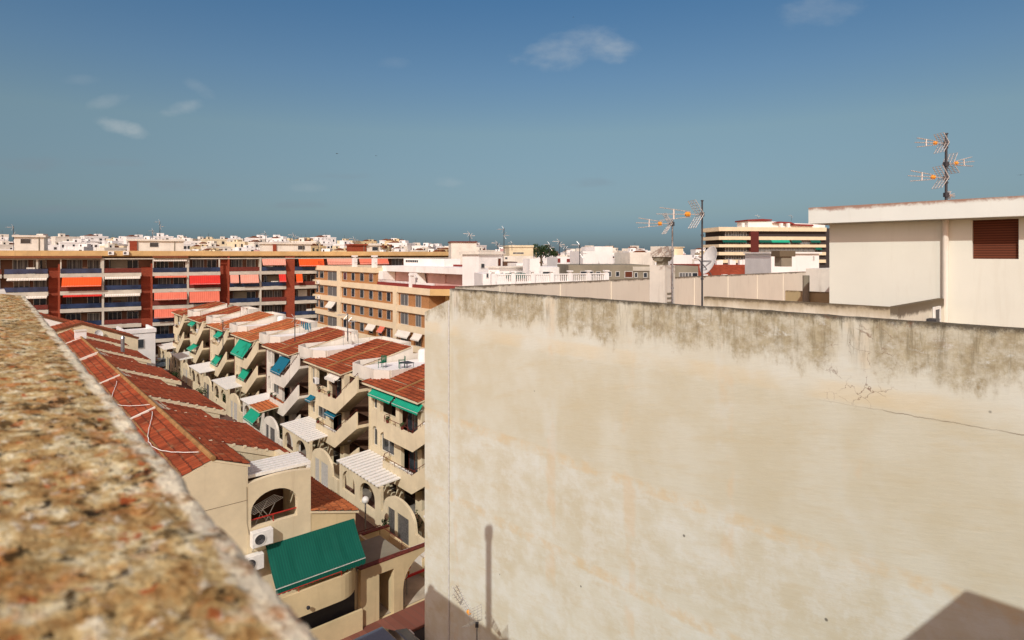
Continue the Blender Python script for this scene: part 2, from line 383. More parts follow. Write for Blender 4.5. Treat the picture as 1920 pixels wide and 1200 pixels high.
def ac_unit(parent, x, z, y=0.0, w=.85, h=.62, d=.33):
    o = B(x, x+w, y-d-.08, y-.08, z, z+h).build('air_conditioner', 'wplast', parent, bevel=.015)
    m = MB(); m.lathe([(.235, -.012), (.25, .0), (.25, .012), (.21, .018)], (x+w*.36, y-d-.085, z+h*.5), 20, axis=(0, -1, 0)); m.build('fan_ring', 'wplast', o)
    m = MB(); m.lathe([(.0, .001), (.205, .002)], (x+w*.36, y-d-.085, z+h*.5), 20, axis=(0, -1, 0))
    for i in range(4): r = .05*(i+1); m.lathe([(r, .008), (r+.008, .012), (r+.008, .006)], (x+w*.36, y-d-.085, z+h*.5), 18, 1, axis=(0, -1, 0))
    m.build('fan_grille', ['dark', 'steel'], o)
    m = MB()
    for xx in (x+.12, x+w-.12): m.box(xx-.02, xx+.02, y-d, y, z-.05, z-.002); m.tube((xx, y-d+.02, z-.03), (xx, y, z-.3), .012, 5)
    m.build('bracket', 'steel', o)
    return o
def uhf_head(m, m2, m3, c, d, s=1.0, tilt=0.0, nb=3):
    """triple-boom antenna pointing along unit vector d from mast point c: rods into m, orange box into m2, dark clamp into m3"""
    c = Vector(c); d = (Vector(d)+Vector((0, 0, tilt))).normalized(); sd = d.cross(Vector((0, 0, 1))).normalized(); up = sd.cross(d)
    m3.box(c.x-.05, c.x+.05, c.y-.05, c.y+.05, c.z-.06, c.z+.06)
    a = c + d*.15
    for k in ((-1, 0, 1) if nb == 3 else (0,)):
        e = a + d*(1.15 if k else 1.25)*s + up*(.19*k*s)
        st = a + d*.2*s + up*(.07*k*s)
        m.tube(st, e, .0125, 5)
        for i in range(9):
            p = st.lerp(e, (i+.5)/9.0); m.tube(p-sd*.075*s, p+sd*.075*s, .0075, 4)
    m.tube(c, a+d*.25*s, .014, 5)
    b0 = a + d*.3*s; q = Vector((.07, .05, .07))*s
    m2.lathe([(.0, -.09*s), (.06*s, -.07*s), (.07*s, .05*s), (.0, .1*s)], b0, 8, axis=d)
    b1 = a + d*.72*s; m.tube(b1-up*.15*s, b1+up*.15*s, .03*s, 6)
    for sg in (1, -1):      # the two halves of the wire reflector, opening forwards
        ax = (d*.55 + up*sg*.85).normalized(); st = c + d*.06
        for r in (-.24, -.08, .08, .24): m.tube(st+sd*r*s, st+sd*r*s+ax*.48*s, .010, 4)
        for i in range(6): p = st + ax*(.05+.085*i)*s; m.tube(p-sd*.26*s, p+sd*.26*s, .008, 4)
def antenna(loc, h, heads, label, group=None, r=.028, name='television_antenna', mastmat='steel'):
    o = empty(name, loc, 0, label, 'antenna', group)
    mm = MB(); mm.tube((0, 0, 0), (0, 0, h), r, 8, r*.9); mm.tube((0, 0, h), (0, 0, h+.03), r*1.5, 8)
    for q in (.3, .55, .8): mm.tube((0, 0, h*q), (0, 0, h*q+.05), r*1.5, 8)
    mm.build('mast', mastmat, o)
    for (z, az, s, tl) in heads:
        a, b2, c2 = MB(), MB(), MB(); uhf_head(a, b2, c2, (0, 0, z), (math.cos(az), math.sin(az), 0), s, tl)
        hd = a.build('antenna_head', 'alu', o); b2.build('orange_box', 'obox', hd); c2.build('clamp', 'dark', hd)
    return o
def far_antenna(loc, h, label, az=2.6, s=1.0, group='thin rooftop aerials of the town'):
    o = empty('television_antenna', loc, 0, label, 'antenna', group)
    m = MB(); m.tube((0, 0, 0), (0, 0, h), .045, 5); m.build('mast', 'dark', o)
    m = MB(); dx, dy = math.cos(az), math.sin(az)
    for k, (zz, L) in enumerate(((h*.96, 1.3*s), (h*.7, 1.0*s))):
        sg = 1 if k == 0 else -1
        m.tube((0, 0, zz), (dx*L*sg, dy*L*sg, zz+.05), .03, 4)
        for i in range(6):
            p = (dx*L*sg*(i+1)/6, dy*L*sg*(i+1)/6); m.tube((p[0]+dy*.3, p[1]-dx*.3, zz), (p[0]-dy*.3, p[1]+dx*.3, zz), .018, 4)
        for q in (1, -1): m.tube((0, 0, zz), (dx*.35*sg, dy*.35*sg, zz+.55*q*s), .022, 4)
    m.build('antenna_head', 'alu', o)
    return o
def rail(m, pts, z, h=.28, posts=True):
    m.path([(x, y, z+h) for x, y in pts], .022, 5)
    for x, y in pts: m.tube((x, y, z), (x, y, z+h), .016, 5)
def chair(loc, rz, label):
    o = empty('plastic_chair', loc, rz, label, 'chair', 'green chairs on the roof terrace')
    B(-.25, .25, -.25, .25, .42, .46).build('seat', 'gplast', o, bevel=.01)
    m = MB(); m.wall(-.25, .25, .5, .95, .22, .26, [(-.17+.12*i, -.11+.12*i, .56, .88, 0) for i in range(3)]); m.prism([(-.25, .46), (.25, .46), (.25, .5), (-.25, .5)], .22, .26, 'y'); m.build('backrest', 'gplast', o)
    for x in (-.22, .22):
        for y in (-.22, .22): MB().tube((x, y, 0), (x*.95, y*.95, .42), .022, 5).build('leg', 'gplast', o)
        m = MB(); m.box(x-.03, x+.03, -.24, .24, .64, .67); m.tube((x, -.22, .42), (x, -.22, .64), .02, 5); m.build('armrest', 'gplast', o)
    return o
def dish(loc, rz, r, label, up=.5, group=None, back=-.2):
    o = empty('satellite_dish', loc, rz, label, 'satellite dish', group)
    n = Vector((0, -1, .35)).normalized(); c = Vector((0, back, up))
    m = MB(); prof = [(r*q, .16*r*q*q*1.6) for q in (0.001, .25, .5, .75, .93, 1.0)]; m.lathe(prof+[(r*1.02, .26*r), (r*.93, .2*r), (r*.5, .03*r), (.001, -.02)], c, 22, axis=n); m.build('reflector', 'wplast', o, smooth=True)
    m = MB(); tip = c+n*r*1.05+Vector((0, 0, -.15*r)); m.tube(c-Vector((0, 0, r*.95)), tip, .018, 5); m.build('feed_arm', 'steel', o)
    m = MB(); m.tube(tip-n*.08, tip+n*.06, .035, 8); m.build('receiver', 'wplast', o)
    m = MB(); m.tube((0, 0, 0 if back < 0 else up-.25), (0, 0, up), .03, 6); m.tube((0, 0, up), c, .03, 6); m.build('bracket', 'steel', o)
    return o
# ------------------------------------------------------------------ right-hand terrace of houses
U2 = Vector((-.635, .772, 0)).normalized(); V2 = Vector((.772, .635, 0)).normalized()
E1 = Vector((-10.96, 44.7, 0)); RZ2 = math.atan2(-U2.y, -U2.x)
def loc2(k): return E1 + U2*11.9*k
def row_house(k, label, P, aw):
    """P: plaster for balconies; aw: list of (floor, x0, x1, out, drop, mat)"""
    h = empty('terraced_house', loc2(k), RZ2, label, 'house', 'houses of the terrace along the right side of the lane')
    # front wall with loggias, arched windows and ground floor doors
    ops = [(.75, 1.45, 6.25, 7.55, 0), (1.95, 4.25, 6.2, 7.6, .0), (4.75, 7.2, 5.45, 7.6, 0),
           (.75, 1.5, 3.55, 5.0, .38), (1.95, 4.0, 3.45, 4.95, .45), (5.0, 7.2, 2.8, 4.85, 0),
           (1.0, 2.2, .2, 2.3, 0), (2.9, 4.3, .9, 2.2, 0), (5.0, 6.9, .2, 2.3, 0)]
    m = MB(); m.wall(.25, 7.7, 0, 7.95, .3, .55, ops, 0); m.build('front_wall', P, h)
    m = MB(); m.box(.25, .5, .552, 10, 0, 7.95); m.box(.5, 7.45, 9.7, 10, 0, 7.95); m.box(7.45, 7.7, .552, 10, 0, 7.95)
    m.box(7.7, 11.95, 5.2, 5.4, 0, 8.0); m.box(7.7, 11.95, 5.4, 9.9, 7.6, 8.0, 0, 1)
    m.box(7.7, 11.95, .75, 5.2, 7.78, 8.0, 0, 1)
    m.build('wall', [P, 'roofdeck'], h)
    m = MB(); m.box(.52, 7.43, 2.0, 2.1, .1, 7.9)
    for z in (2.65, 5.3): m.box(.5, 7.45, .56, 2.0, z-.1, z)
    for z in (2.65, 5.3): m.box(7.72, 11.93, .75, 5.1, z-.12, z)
    m.box(7.72, 11.93, 5.1, 5.19, 0, 7.77); m.box(7.705, 7.76, .75, 5.09, 0, 7.77); m.box(11.89, 11.945, .75, 5.09, 0, 7.77)  # recess sides lined dark brown, shade under the slabs put into the colour
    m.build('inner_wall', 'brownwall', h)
    for (a, b2, c, d2, r) in ops[:6]:
        if r or (b2-a) < .9: window(h, a, b2, c, d2-(r or 0)*.55, .3, .16, 0 if b2-a < 1 else 1, 'frame', 'glass')
        elif c > 5.5: pass
        else: window(h, a, b2, c, d2, .3, .6, 2, 'rust', 'glass')
    window(h, 8.6, 9.5, 5.7, 7.1, 4.95, .02, 0); window(h, 8.6, 9.5, 3.0, 4.6, 4.95, .02, 0); window(h, 10.2, 11.0, 5.35, 7.2, 4.95, .02, 0); window(h, 8.4, 10.2, .6, 2.0, 4.95, .02, 1)
    # roofs
    t1 = tile_roof('tiled_roof', h, (1.35, 1.35, 8.32), 6.4, 5.0, 1.28, 'tileo' if k in (3, 4) else 'tile'); t1['label'] = 'low tiled roof slope with a mortar rib across it'
    tile_roof('eave_tiles', h, (-.55, -.05, 7.98), 8.3, 1.39, .33, 'tileo' if k in (3, 4) else 'tile')
    m = MB(); m.tube((4.5, .1, 8.11), (4.5, 6.3, 9.65), .075, 6); m.build('roof_rib', 'ridge', h)
    m = MB(); m.box(.0, 7.7, -.02, .3, 7.86, 7.95); m.build('eave_board', 'rust', h)
    m = MB(); m.prism([(1.4, 7.95), (6.35, 7.95), (6.35, 9.48), (1.4, 8.22)], 1.36, 7.69, 'x'); m.build('attic_wall', 'whitep', h)
    m = MB(); m.box(1.35, 7.7, 6.36, 6.56, 7.95, 9.6); m.build('ridge_wall', 'whitep', h)
    # roof terrace between this house and the next one down the lane
    m = MB(); z0, z1 = 7.96, 8.95
    pts = [(7.72, 9.8), (7.72, 1.6), (8.5, .78), (12.0, .78), (13.15, 1.5), (13.15, 9.8)]
    for a, b2 in zip(pts, pts[1:]):
        dx, dy = b2[0]-a[0], b2[1]-a[1]; L = math.hypot(dx, dy); nx, ny = dy/L*.14, -dx/L*.14
        lo = z1-.75 if a[0] == 7.72 and b2[0] == 7.72 else z0
        m.prism([(a[0], a[1]), (b2[0], b2[1]), (b2[0]+nx, b2[1]+ny), (a[0]+nx, a[1]+ny)], lo, z1)
    m.box(7.7, 13.29, 9.82, 10.0, z0, z1)
    m.build('terrace_parapet', 'whitep', h)
    B(7.9, 13.0, 1.7, 9.75, 7.96, 8.5).build('terrace_floor', 'whiteb', h)
    # stacked balconies, each with a flight of stairs climbing along the facade
    for f, zf in enumerate((2.65, 5.3)):
        m = MB(); out = -.62 if f == 0 else -.55
        ring = [(3.45, .29), (3.6, -.25), (4.1, out), (7.4, out)]
        for a, b2 in zip(ring, ring[1:]):
            dx, dy = b2[0]-a[0], b2[1]-a[1]; L = math.hypot(dx, dy); nx, ny = -dy/L*.12, dx/L*.12
            m.prism([(a[0], a[1]), (b2[0], b2[1]), (b2[0]+nx, b2[1]+ny), (a[0]+nx, a[1]+ny)], zf-.3, zf+.82)
        m.prism([(3.6, .29), (3.75, -.2), (4.2, out+.1), (7.75, out+.1), (7.75, .29)], zf-.2, zf-.02)
        m.build('balcony', P, h)
        m = MB(); rail(m, [(3.5, .22), (3.65, -.22), (4.12, out+.04), (5.7, out+.04), (7.4, out+.04)], zf+.82); m.build('balcony_rail', 'rust', h)
        m = MB(); rise = 2.5
        m.prism([(7.4, zf-.3), (8.0, zf-.3), (11.9, zf+rise-.45), (11.9, zf+rise+.8), (7.9, zf+.82), (7.4, zf+.82)], out, out+.12, 'y')
        m.prism([(7.9, zf-.3), (11.9, zf+rise-.42), (11.9, zf+rise-.2), (7.9, zf-.08)], out+.12, .72, 'y', 0)
        m.build('stair_wall', P, h)
        m = MB()
        for i in range(14): m.box(7.9+i*.285, 7.9+(i+1)*.285, out+.121, .72, zf-.05+i*rise/14-.12, zf+(i+1)*rise/14-.06)
        m.build('stair_steps', 'brownwall', h)
        m = MB(); m.path([(7.9, out+.05, zf+1.02), (11.9, out+.05, zf+rise+1.0)], .02, 5)
        for i in range(5): x = 7.9+i; m.tube((x, out+.05, zf+.8+i*rise/4*.99), (x, out+.05, zf+1.02+i*rise/4*.99), .014, 5)
        m.build('stair_rail', 'rust', h)
    m = MB(); m.prism([(7.4, 0), (11.9, 0), (11.9, 3.3), (7.9, .9), (7.4, .9)], -.5, -.38, 'y'); m.build('stair_wall', P, h)
    # porch at the lane: arched garden wall, slatted pergola
    ar = [(.9+.0, 2.9, .95, 2.45, .8), (3.7, 5.9, .95, 2.45, .8)]
    m = MB(); m.wall(.4, 6.7, 0, 2.75, -2.1, -1.9, ar, 0); m.build('porch_wall', P, h)
    m = MB()
    for i in range(13):
        x = .45+i*.5; m.prism([(-2.28, 2.78), (.28, 3.02), (.28, 3.10), (-2.28, 2.86)], x-.16, x+.16, 'x')
    if k in (2, 4):
        m = MB(); m.prism([(-2.35, 2.79), (.28, 3.03), (.28, 3.12), (-2.35, 2.88)], .35, 3.4 if k == 2 else 6.8, 'x')
        if k == 2: tile_roof('porch_tiles', h, (3.5, -2.4, 2.8), 3.3, 2.6, .35, 'tileo'); awning(h, 3.6, 6.6, -2.14, 2.7, .8, .9, 'greenl')
    m.build('pergola_slats' if k not in (2, 4) else 'porch_roof', 'wpaint', h)
    m = MB(); m.box(.4, 6.7, -2.16, -1.84, 2.752, 2.78); m.build('pergola_beam', P, h)
    # garden wall with arch-topped gate screens
    tf = lambda x: 1.75+1.0*math.sqrt(max(0, 1-((x-9.0)/1.9)**2)) if 7.1 < x < 10.9 else 1.3
    m = MB(); xs = [6.72+.13*i for i in range(41)]
    ops2 = [(7.6, 8.5, .1, 1.95, 0), (8.8, 10.2, .1, 1.95, 0)]
    for a, b2 in zip(xs, xs[1:]):
        za, zb = tf(a), tf(b2); mid = (a+b2)/2; hole = any(o[0] < mid < o[1] for o in ops2)
        m.prism([(a, 1.9 if hole else 0), (b2, 1.9 if hole else 0), (b2, zb), (a, za)], -2.1, -1.92, 'y')
    m.build('garden_wall', P, h)
    for (a, b2) in ((7.63, 8.47), (8.83, 10.17)):
        m = MB(); m.box(a, b2, -2.04, -1.99, .1, .18); m.box(a, b2, -2.04, -1.99, 1.8, 1.88)
        n = int((b2-a)/.11)
        for i in range(n+1): x = a+(b2-a)*i/n; m.box(x-.025, x+.025, -2.03, -2.0, .18, 1.8)
        m.build('gate', 'frame' if k % 2 else 'steel', h)
    rq = random.Random(k*7+3)
    for q in range(rq.choice([1, 2, 2])): ac_unit(h, rq.choice([2.1, 5.6, 8.5]), rq.choice([3.0, 5.7]) if q else 6.4, .28 if rq.random() < .7 else 4.9, .7, .5, .28)
    if k in (0, 2, 3, 5):
        m = MB(); x0 = 8.3; [m.tube((x, 5.2, 8.5), (x, 5.2, 10.0), .02, 5) for x in (x0, x0+3.4)]; m.tube((x0, 5.2, 9.95), (x0+3.4, 5.2, 9.9), .01, 4); m.build('clothes_line', 'steel', h)
        m = MB(); x = x0+.3
        while x < x0+3: w_ = rq.uniform(.3, .7); m.quad((x, 5.2, 9.95), (x+w_, 5.2, 9.94), (x+w_+.02, 5.24, 9.93-rq.uniform(.4, .9)), (x, 5.24, 9.94-rq.uniform(.4, .9))); x += w_+rq.uniform(.08, .3)
        m.build('laundry', rq.choice(['whitecl', 'rose', 'teal']), h)
    if k in (1, 4, 6): m = MB(); m.lathe([(.001, 8.5), (.42, 8.5), (.45, 8.7), (.45, 9.35), (.3, 9.5), (.001, 9.52)], (9.0, 6.8, 0), 16); m.build('water_tank', rq.choice(['shadegrey', 'wplast']), h)
    m = MB(); m.path([(.27+rq.uniform(-.02, .02), .26, z) for z in (7.9, 6.2, 5.1, 3.0, 1.2, .1)], .035, 6); m.build('drainpipe', rq.choice(['rust', 'cream']), h)
    for (px_, pz_) in ((4.3, 3.5), (5.4, 3.5), (4.6, 6.14), (6.6, 6.14)):
        if rq.random() < .6:
            m = MB(); m.lathe([(.001, pz_-.02), (.09, pz_-.02), (.12, pz_+.18), (.001, pz_+.18)], (px_, -.5, 0), 9); pot = m.build('plant_pot', 'rust', h); m = MB()
            for i in range(40):
                c_ = Vector((px_+rq.gauss(0, .06), -.5+rq.gauss(0, .06), pz_+.3+rq.gauss(0, .07))); a_ = Vector((rq.gauss(0, 1), rq.gauss(0, 1), rq.gauss(0, 1))).normalized()*.07; b_ = a_.orthogonal().normalized()*.03; m.quad(tuple(c_-a_), tuple(c_+b_), tuple(c_+a_), tuple(c_-b_))
            m.build('pot_plant', 'leaf', pot)
    for (f, a, b2, out, drop, mat) in aw:
        awning(h, a, b2, .28 if f < 9 else -1.88, f, out, drop, mat)
    return h
houses = {
 -1: ('cream terraced house mostly hidden behind the big bare plaster wall', 'cream', []),
 0: ('nearest terraced house of the right row, green valance awnings right under its tiled eave', 'cream', [(7.84, .9, 4.2, .42, .42, 'greenl'), (7.84, 4.5, 7.9, .42, .42, 'greenl')]),
 1: ('second terraced house of the right row, with a short white awning under its eave', 'cream', [(7.7, 5.0, 7.0, .5, .3, 'whitecl'), (5.0, 5.2, 7.1, .6, .5, 'teal'), (5.1, .6, 1.8, .5, .3, 'teal')]),
 2: ('third terraced house of the right row, whiter balconies and a lowered blue top awning', 'whitep', [(7.5, 4.6, 7.4, 1.0, 1.25, 'teal'), (2.6, 1.1, 3.2, 1.2, 1.0, 'greenl')]),
 3: ('fourth terraced house of the right row, large green awning let down from its eave', 'cream', [(7.7, 2.4, 7.2, 1.0, 1.5, 'greenl'), (5.0, 4.6, 7.0, .8, 1.3, 'greenl')]),
 4: ('fifth terraced house of the right row, small bright green awning on its middle balcony', 'cream', [(7.7, 4.6, 7.0, .6, .6, 'greenl'), (5.0, 4.6, 7.2, .9, 1.3, 'greenl')]),
 5: ('sixth terraced house of the right row, green awning over its lower balcony', 'cream', [(7.7, 1.0, 4.0, .5, .5, 'greenl'), (5.1, 4.4, 7.2, 1.3, 1.0, 'greenl')]),
 6: ('farthest terraced house of the right row, right before the brick block', 'cream', []),
}
for k, (lb, P, aw) in houses.items(): row_house(k, lb, P, aw)
def W2(k, x, y, z): return loc2(k) - U2*x + V2*y + Vector((0, 0, z))
chair(W2(1, 9.7, 2.6, 8.5), RZ2+.5, 'green plastic chair on the roof terrace, the left one of the pair')
chair(W2(1, 10.9, 3.7, 8.5), RZ2-.4, 'green plastic chair on the roof terrace, the right one, by the table')
o = empty('folding_table', W2(1, 11.5, 3.6, 8.5), RZ2, 'small dark folding table beside the right green chair on the roof terrace', 'table')
B(-.1, .9, -.35, .35, .6, .64).build('tabletop', 'dark', o); [MB().tube((x, y, 0), (x, y, .6), .02, 5).build('leg', 'dark', o) for x in (-.05, .85) for y in (-.3, .3)]
# ------------------------------------------------------------------ left-hand row of houses (local x towards the lane, local y away)
U1 = Vector((-.655, .755, 0)).normalized(); V1 = Vector((.755, .655, 0)).normalized()
R0 = Vector((-11.96, 24.13, 0)); RZ1 = math.atan2(V1.y, V1.x)
def W1(s_, r_, z): return R0 + V1*s_ + U1*r_ + Vector((0, 0, z))
SL = .375
def left_house(r0, L, label, narrow, seed, zoff=0.0, near=False):
    """ridge at local x = 0; narrow = length of the first roof piece with the shorter lane side"""
    h = empty('terraced_house', W1(0, r0, 0), RZ1, label, 'house', 'houses of the row left of the lane')
    zr = 9.30 + zoff; sN = 1.33 if near else 3.0; sW = 4.55; n = narrow
    dn = 0.0 if near else -.22
    def slope(name, x0, y0, Lg, wd, z, side):
        # side +1: slope falls towards the lane; eave runs along y
        if side > 0: return tile_roof(name, h, (x0+wd, y0, z-SL*wd), Lg, wd, SL*wd, 'tiled', rot=PI/2)
        return tile_roof(name, h, (x0-wd, y0+Lg, z-SL*wd), Lg, wd, SL*wd, 'tiled', rot=-PI/2)
    a = slope('tiled_roof', 0, .02, n-.02, sN+.1, zr+dn, 1); b2 = slope('tiled_roof', 0, n, L-n, sW, zr, 1); c = slope('tiled_roof', 0, .02, L-.02, 4.5, zr, -1)
    # walls
    m = MB()
    m.prism([(-4.2, 0), (sN, 0), (sN, zr+dn-SL*sN-.1), (0, zr-.1), (-4.2, zr-SL*4.2-.1)], 0, n, 'y')
    m.prism([(-4.2, 0), (4.2, 0), (4.2, zr-SL*4.2-.1), (0, zr-.1), (-4.2, zr-SL*4.2-.1)], n+.001, L, 'y')
    m.build('wall', 'cream', h)
    # ridge and mortar strips, row of weep tiles under the upstand
    m = MB(); m.tube((0, 0, zr+.05), (0, L, zr+.05), .11, 7); m.build('ridge_tiles', 'ridge', h)
    if not near: m = MB(); m.prism([(-4.5, zr-SL*4.5-.05), (0, zr-.05), (0, zr+.14), (-4.5, zr-SL*4.5+.14)], -.09, .09, 'y'); m.build('verge', 'whitep', h)
    for yy, dz, ee in ((n-.06, 0.0, sW), (L-.06, 0.0, sW)):
        m = MB()
        m.prism([(.15, zr-SL*.15-.25), (ee, zr-SL*ee-.25), (ee, zr-SL*ee+.02), (.15, zr-SL*.15+.02)], yy, yy+.12, 'y')
        for i in range(int(ee/.5)):
            x = .3+i*.5; m.box(x, x+.13, yy-.02, yy+.1, zr-SL*x-.06, zr-SL*x+.035)
        m.build('upstand', 'cream', h)
    m = MB()
    for i in range(1, 4 if seed % 2 else 5):
        x = -4.5+i*1.12; m.box(x-.035, x+.035, .1, L-.1, zr+SL*x+.03, zr+SL*x+.075)
    m.build('mortar_line', 'ridge', h)
    return h
lefts = [(0, 10.7, 'nearest house of the left row, whose gable end and arched balcony face the street', 3.8, 1, 0, True),
         (10.7, 11.5, 'second house of the left row, long red roof with a drooping white cable', 4.0, 2, .0, False),
         (22.2, 11.6, 'third house of the left row, red tiled roof past the second white verge', 4.2, 3, .0, False),
         (33.8, 11.6, 'fourth house of the left row, red roof panels before the white chimney', 4.2, 4, .1, False),
         (45.4, 9.5, 'fifth house of the left row, with the white block chimney on its ridge', 4.2, 5, .1, False)]
LH = [left_house(*a) for a in lefts]
h = LH[0]
# terrace block beside the near gable: arched opening, pergola, awning
m = MB(); m.wall(1.335, 4.0, 5.0, 8.25, -.02, .23, [(1.45, 3.4, 6.12, 7.52, .75)], 0, topf=lambda x: 8.0+.12*math.sin(PI*(x-1.33)/2.7), nseg=14)
m.wall(1.335, 4.0, 0, 5.0, 0, .23, [], 0)
m.box(3.75, 4.0, .232, 3.79, 0, 7.95); m.box(1.36, 3.74, .24, 3.7, 5.2, 5.35); m.box(1.34, 3.74, .24, 3.7, 2.6, 2.7)
m.build('terrace_wall', 'cream', h)
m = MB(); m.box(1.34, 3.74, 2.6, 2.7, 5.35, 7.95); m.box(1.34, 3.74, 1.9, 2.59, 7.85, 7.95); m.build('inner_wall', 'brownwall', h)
m = MB()
for i in range(6):
    y = .28+i*.27; m.box(1.3, 4.12, y, y+.13, 8.12+i*.012, 8.26+i*.012)
m.box(3.95, 4.1, .25, 1.8, 7.98, 8.1)
m.build('pergola_slats', 'wpaint', h)
m = MB(); m.tube((1.45, .1, 6.42), (3.4, .1, 6.42), .03, 6); m.tube((2.4, .1, 6.12), (2.4, .1, 6.42), .02, 5); m.build('balcony_rail', 'redrail', h)
o = empty('drying_rack', W1(2.3, .9, 5.36), RZ1+.35, 'thin white folding clothes rack standing behind the arched balcony opening', 'clothes rack')
m = MB()
for i in range(6): m.tube((-.75, -.3+i*.12, 1.15), (.75, -.3+i*.12, 1.35), .012, 4)
m.tube((-.75, -.3, 1.15), (-.75, .3, 1.15), .015, 4); m.tube((.75, -.3, 1.35), (.75, .3, 1.35), .015, 4); m.build('rods', 'wplast', o)
for sx in (-1, 1): MB().tube((sx*.6, -.25, 0), (-sx*.35, -.25, 1.25), .018, 5).tube((sx*.6, .25, 0), (-sx*.35, .25, 1.25), .018, 5).build('leg', 'wplast', o)
m = MB(); m.box(-2.6, 1.32, -.006, .001, 7.33, 7.345); m.box(1.34, 4.0, -.026, -.02, 5.05, 5.062); m.build('render_joint', 'brownwall', h)
m = MB(); m.path([(1.27, -.03, 7.9), (1.29, -.03, 6.4), (1.36, -.05, 5.9)], .009, 5); m.build('wall_cable', 'shadegrey', h)
# right part of the near front: lean-to roof, small wall, big green awning, rounded balcony
m = MB(); m.prism([(4.0, 0), (6.15, 0), (6.15, 5.5), (4.0, 6.08)], .0, 9.0, 'y'); m.build('side_wall', 'creamd', h)
tile_roof('lean_to_roof', h, (6.3, -.06, 5.52), 9.0, 2.3, .62, 'tileo', rot=PI/2)
awning(h, 2.05, 6.05, -.02, 5.22, 1.15, 1.35, 'green', valance=.3)
m = MB(); n = 8; rr = 1.05; out = -1.25
ring = [(1.5, out)] + [(5.9-rr+rr*math.sin(PI/2*i/n), out+rr-rr*math.cos(PI/2*i/n)) for i in range(n+1)] + [(5.9, -.002)]
for a, b2 in zip(ring, ring[1:]):
    dx, dy = b2[0]-a[0], b2[1]-a[1]; L = math.hypot(dx, dy); nx, ny = -dy/L*.13, dx/L*.13
    m.prism([a, b2, (b2[0]+nx, b2[1]+ny), (a[0]+nx, a[1]+ny)], 2.36, 3.42)
m.prism([(1.5, out+.1), (5.0, out+.1), (5.75, -.8), (5.78, -.003), (1.5, -.003)], 2.45, 2.62)
m.build('rounded_balcony', 'creamd', h)
m = MB(); rail(m, [(1.5, out+.06), (3, out+.06), (4.9, out+.06)], 3.42, .2); m.build('balcony_rail', 'redrail', h)
m = MB(); m.box(1.0, 6.29, -.45, -.3, 0, 1.08); m.build('street_wall', 'creamd', h)
B(1.0, 6.1, -.02, -.004, .1, 2.3).build('shutter', 'dark', h)  # plain dark board standing in for the shaded opening above the street wall
ac_unit(h, 1.38, 5.42); ac_unit(h, 1.0, 4.5)
m = MB(); m.lathe([(.001, 0), (.07, .02), (.08, .1), (.001, .12)], (3.3, -1.38, 2.75), 8, axis=(0, -1, 0)); m.build('wall_lamp', 'dark', h)
# arcade wall along the street
a = empty('arcade_wall', W1(0, 0, 0), RZ1, 'cream arcade wall along the street with a square opening and a big arch', 'wall')
m = MB(); m.wall(6.3, 12.3, 0, 2.82, -.25, .05, [(7.25, 8.05, 0.02, 2.3, 0), (8.55, 11.8, 0.02, 2.62, 1.55)], 0, nseg=14); m.build('wall', 'creamd', a)
B(6.25, 12.3, -.27, .07, 2.822, 2.85).build('cap', 'rust', a)
m = MB(); m.box(6.25, 8.7, .2, 2.4, 2.66, 2.78); m.build('canopy_slab', 'shadegrey', a)
m = MB(); rail(m, [(6.3, 2.45), (8.75, 2.45), (8.75, .2)], 2.78, .5); m.build('canopy_rail', 'rust', a)
m = MB(); m.box(6.2, 6.35, .1, 5, 0, 2.6); m.box(8.08, 8.2, .1, 3.5, 0, 2.6); m.build('side_wall', 'creamd', a)
o = empty('patio_wall', W1(0, 0, 0), RZ1, 'low shaded wall round the patio behind the arcade, beside the lamp post', 'wall')
m = MB(); m.box(6.3, 11.0, 5.4, 5.6, 0, 1.55); m.box(11.0, 11.2, 1.0, 5.6, 0, 1.0); m.build('wall', 'creamd', o); B(6.3, 11.0, 5.36, 5.64, 1.552, 1.6).build('coping', 'rust', o)
o = empty('white_gate_wall', W1(0, 0, 0), RZ1, 'white wall standing inside the arch behind the round signs', 'wall')
m = MB(); m.box(9.55, 12.0, 1.9, 2.05, .35, 1.75); m.build('wall', 'whiteb', o)
# street signs and the barrier
def disc(m, c, r, ax=(0, -1, 0), mi=0, th=.02): m.lathe([(.0005, 0), (r, 0), (r, th), (.0005, th)], c, 20, mi, axis=ax)
signblue = plain('sign_blue', hexc('1f3fa0'), .4); signred = plain('sign_red', hexc('c01f22'), .4)
M['signblue'] = signblue; M['signred'] = signred
o = empty('no_parking_sign', W1(9.45, .9, 0), RZ1-.3, 'round blue and red no parking sign on a thin post under the arch', 'sign')
MB().tube((0, 0, 0), (0, 0, 1.7), .03, 8).build('post', 'steel', o)
m = MB(); disc(m, (0, -.04, 1.5), .2); m.build('plate', 'signred', o); m = MB(); disc(m, (0, -.063, 1.5), .145, th=.008); q = m.build('blue_field', 'signblue', o)
m = MB(); m.prism([(-.12, 1.39), (-.09, 1.36), (.12, 1.61), (.09, 1.64)], -.078, -.073, 'y'); m.build('red_bar', 'signred', o)
m = MB(); m.box(-.13, .13, -.06, -.04, 1.1, 1.24); m.build('lower_plate', plain('sign_yellow', hexc('d0a030'), .5), o)
o = empty('round_sign', W1(8.9, .25, 0), RZ1-.5, 'round white sign with a red rim hung at the left side of the arch', 'sign')
m = MB(); disc(m, (0, -.05, 1.5), .24, (.35, -.93, 0)); m.build('plate', 'signred', o); m = MB(); disc(m, (.008, -.072, 1.5), .19, (.35, -.93, 0), th=.006); m.build('white_field', 'wplast', o)
MB().tube((0, 0, 0), (0, 0, 1.9), .025, 6).build('post', 'steel', o)
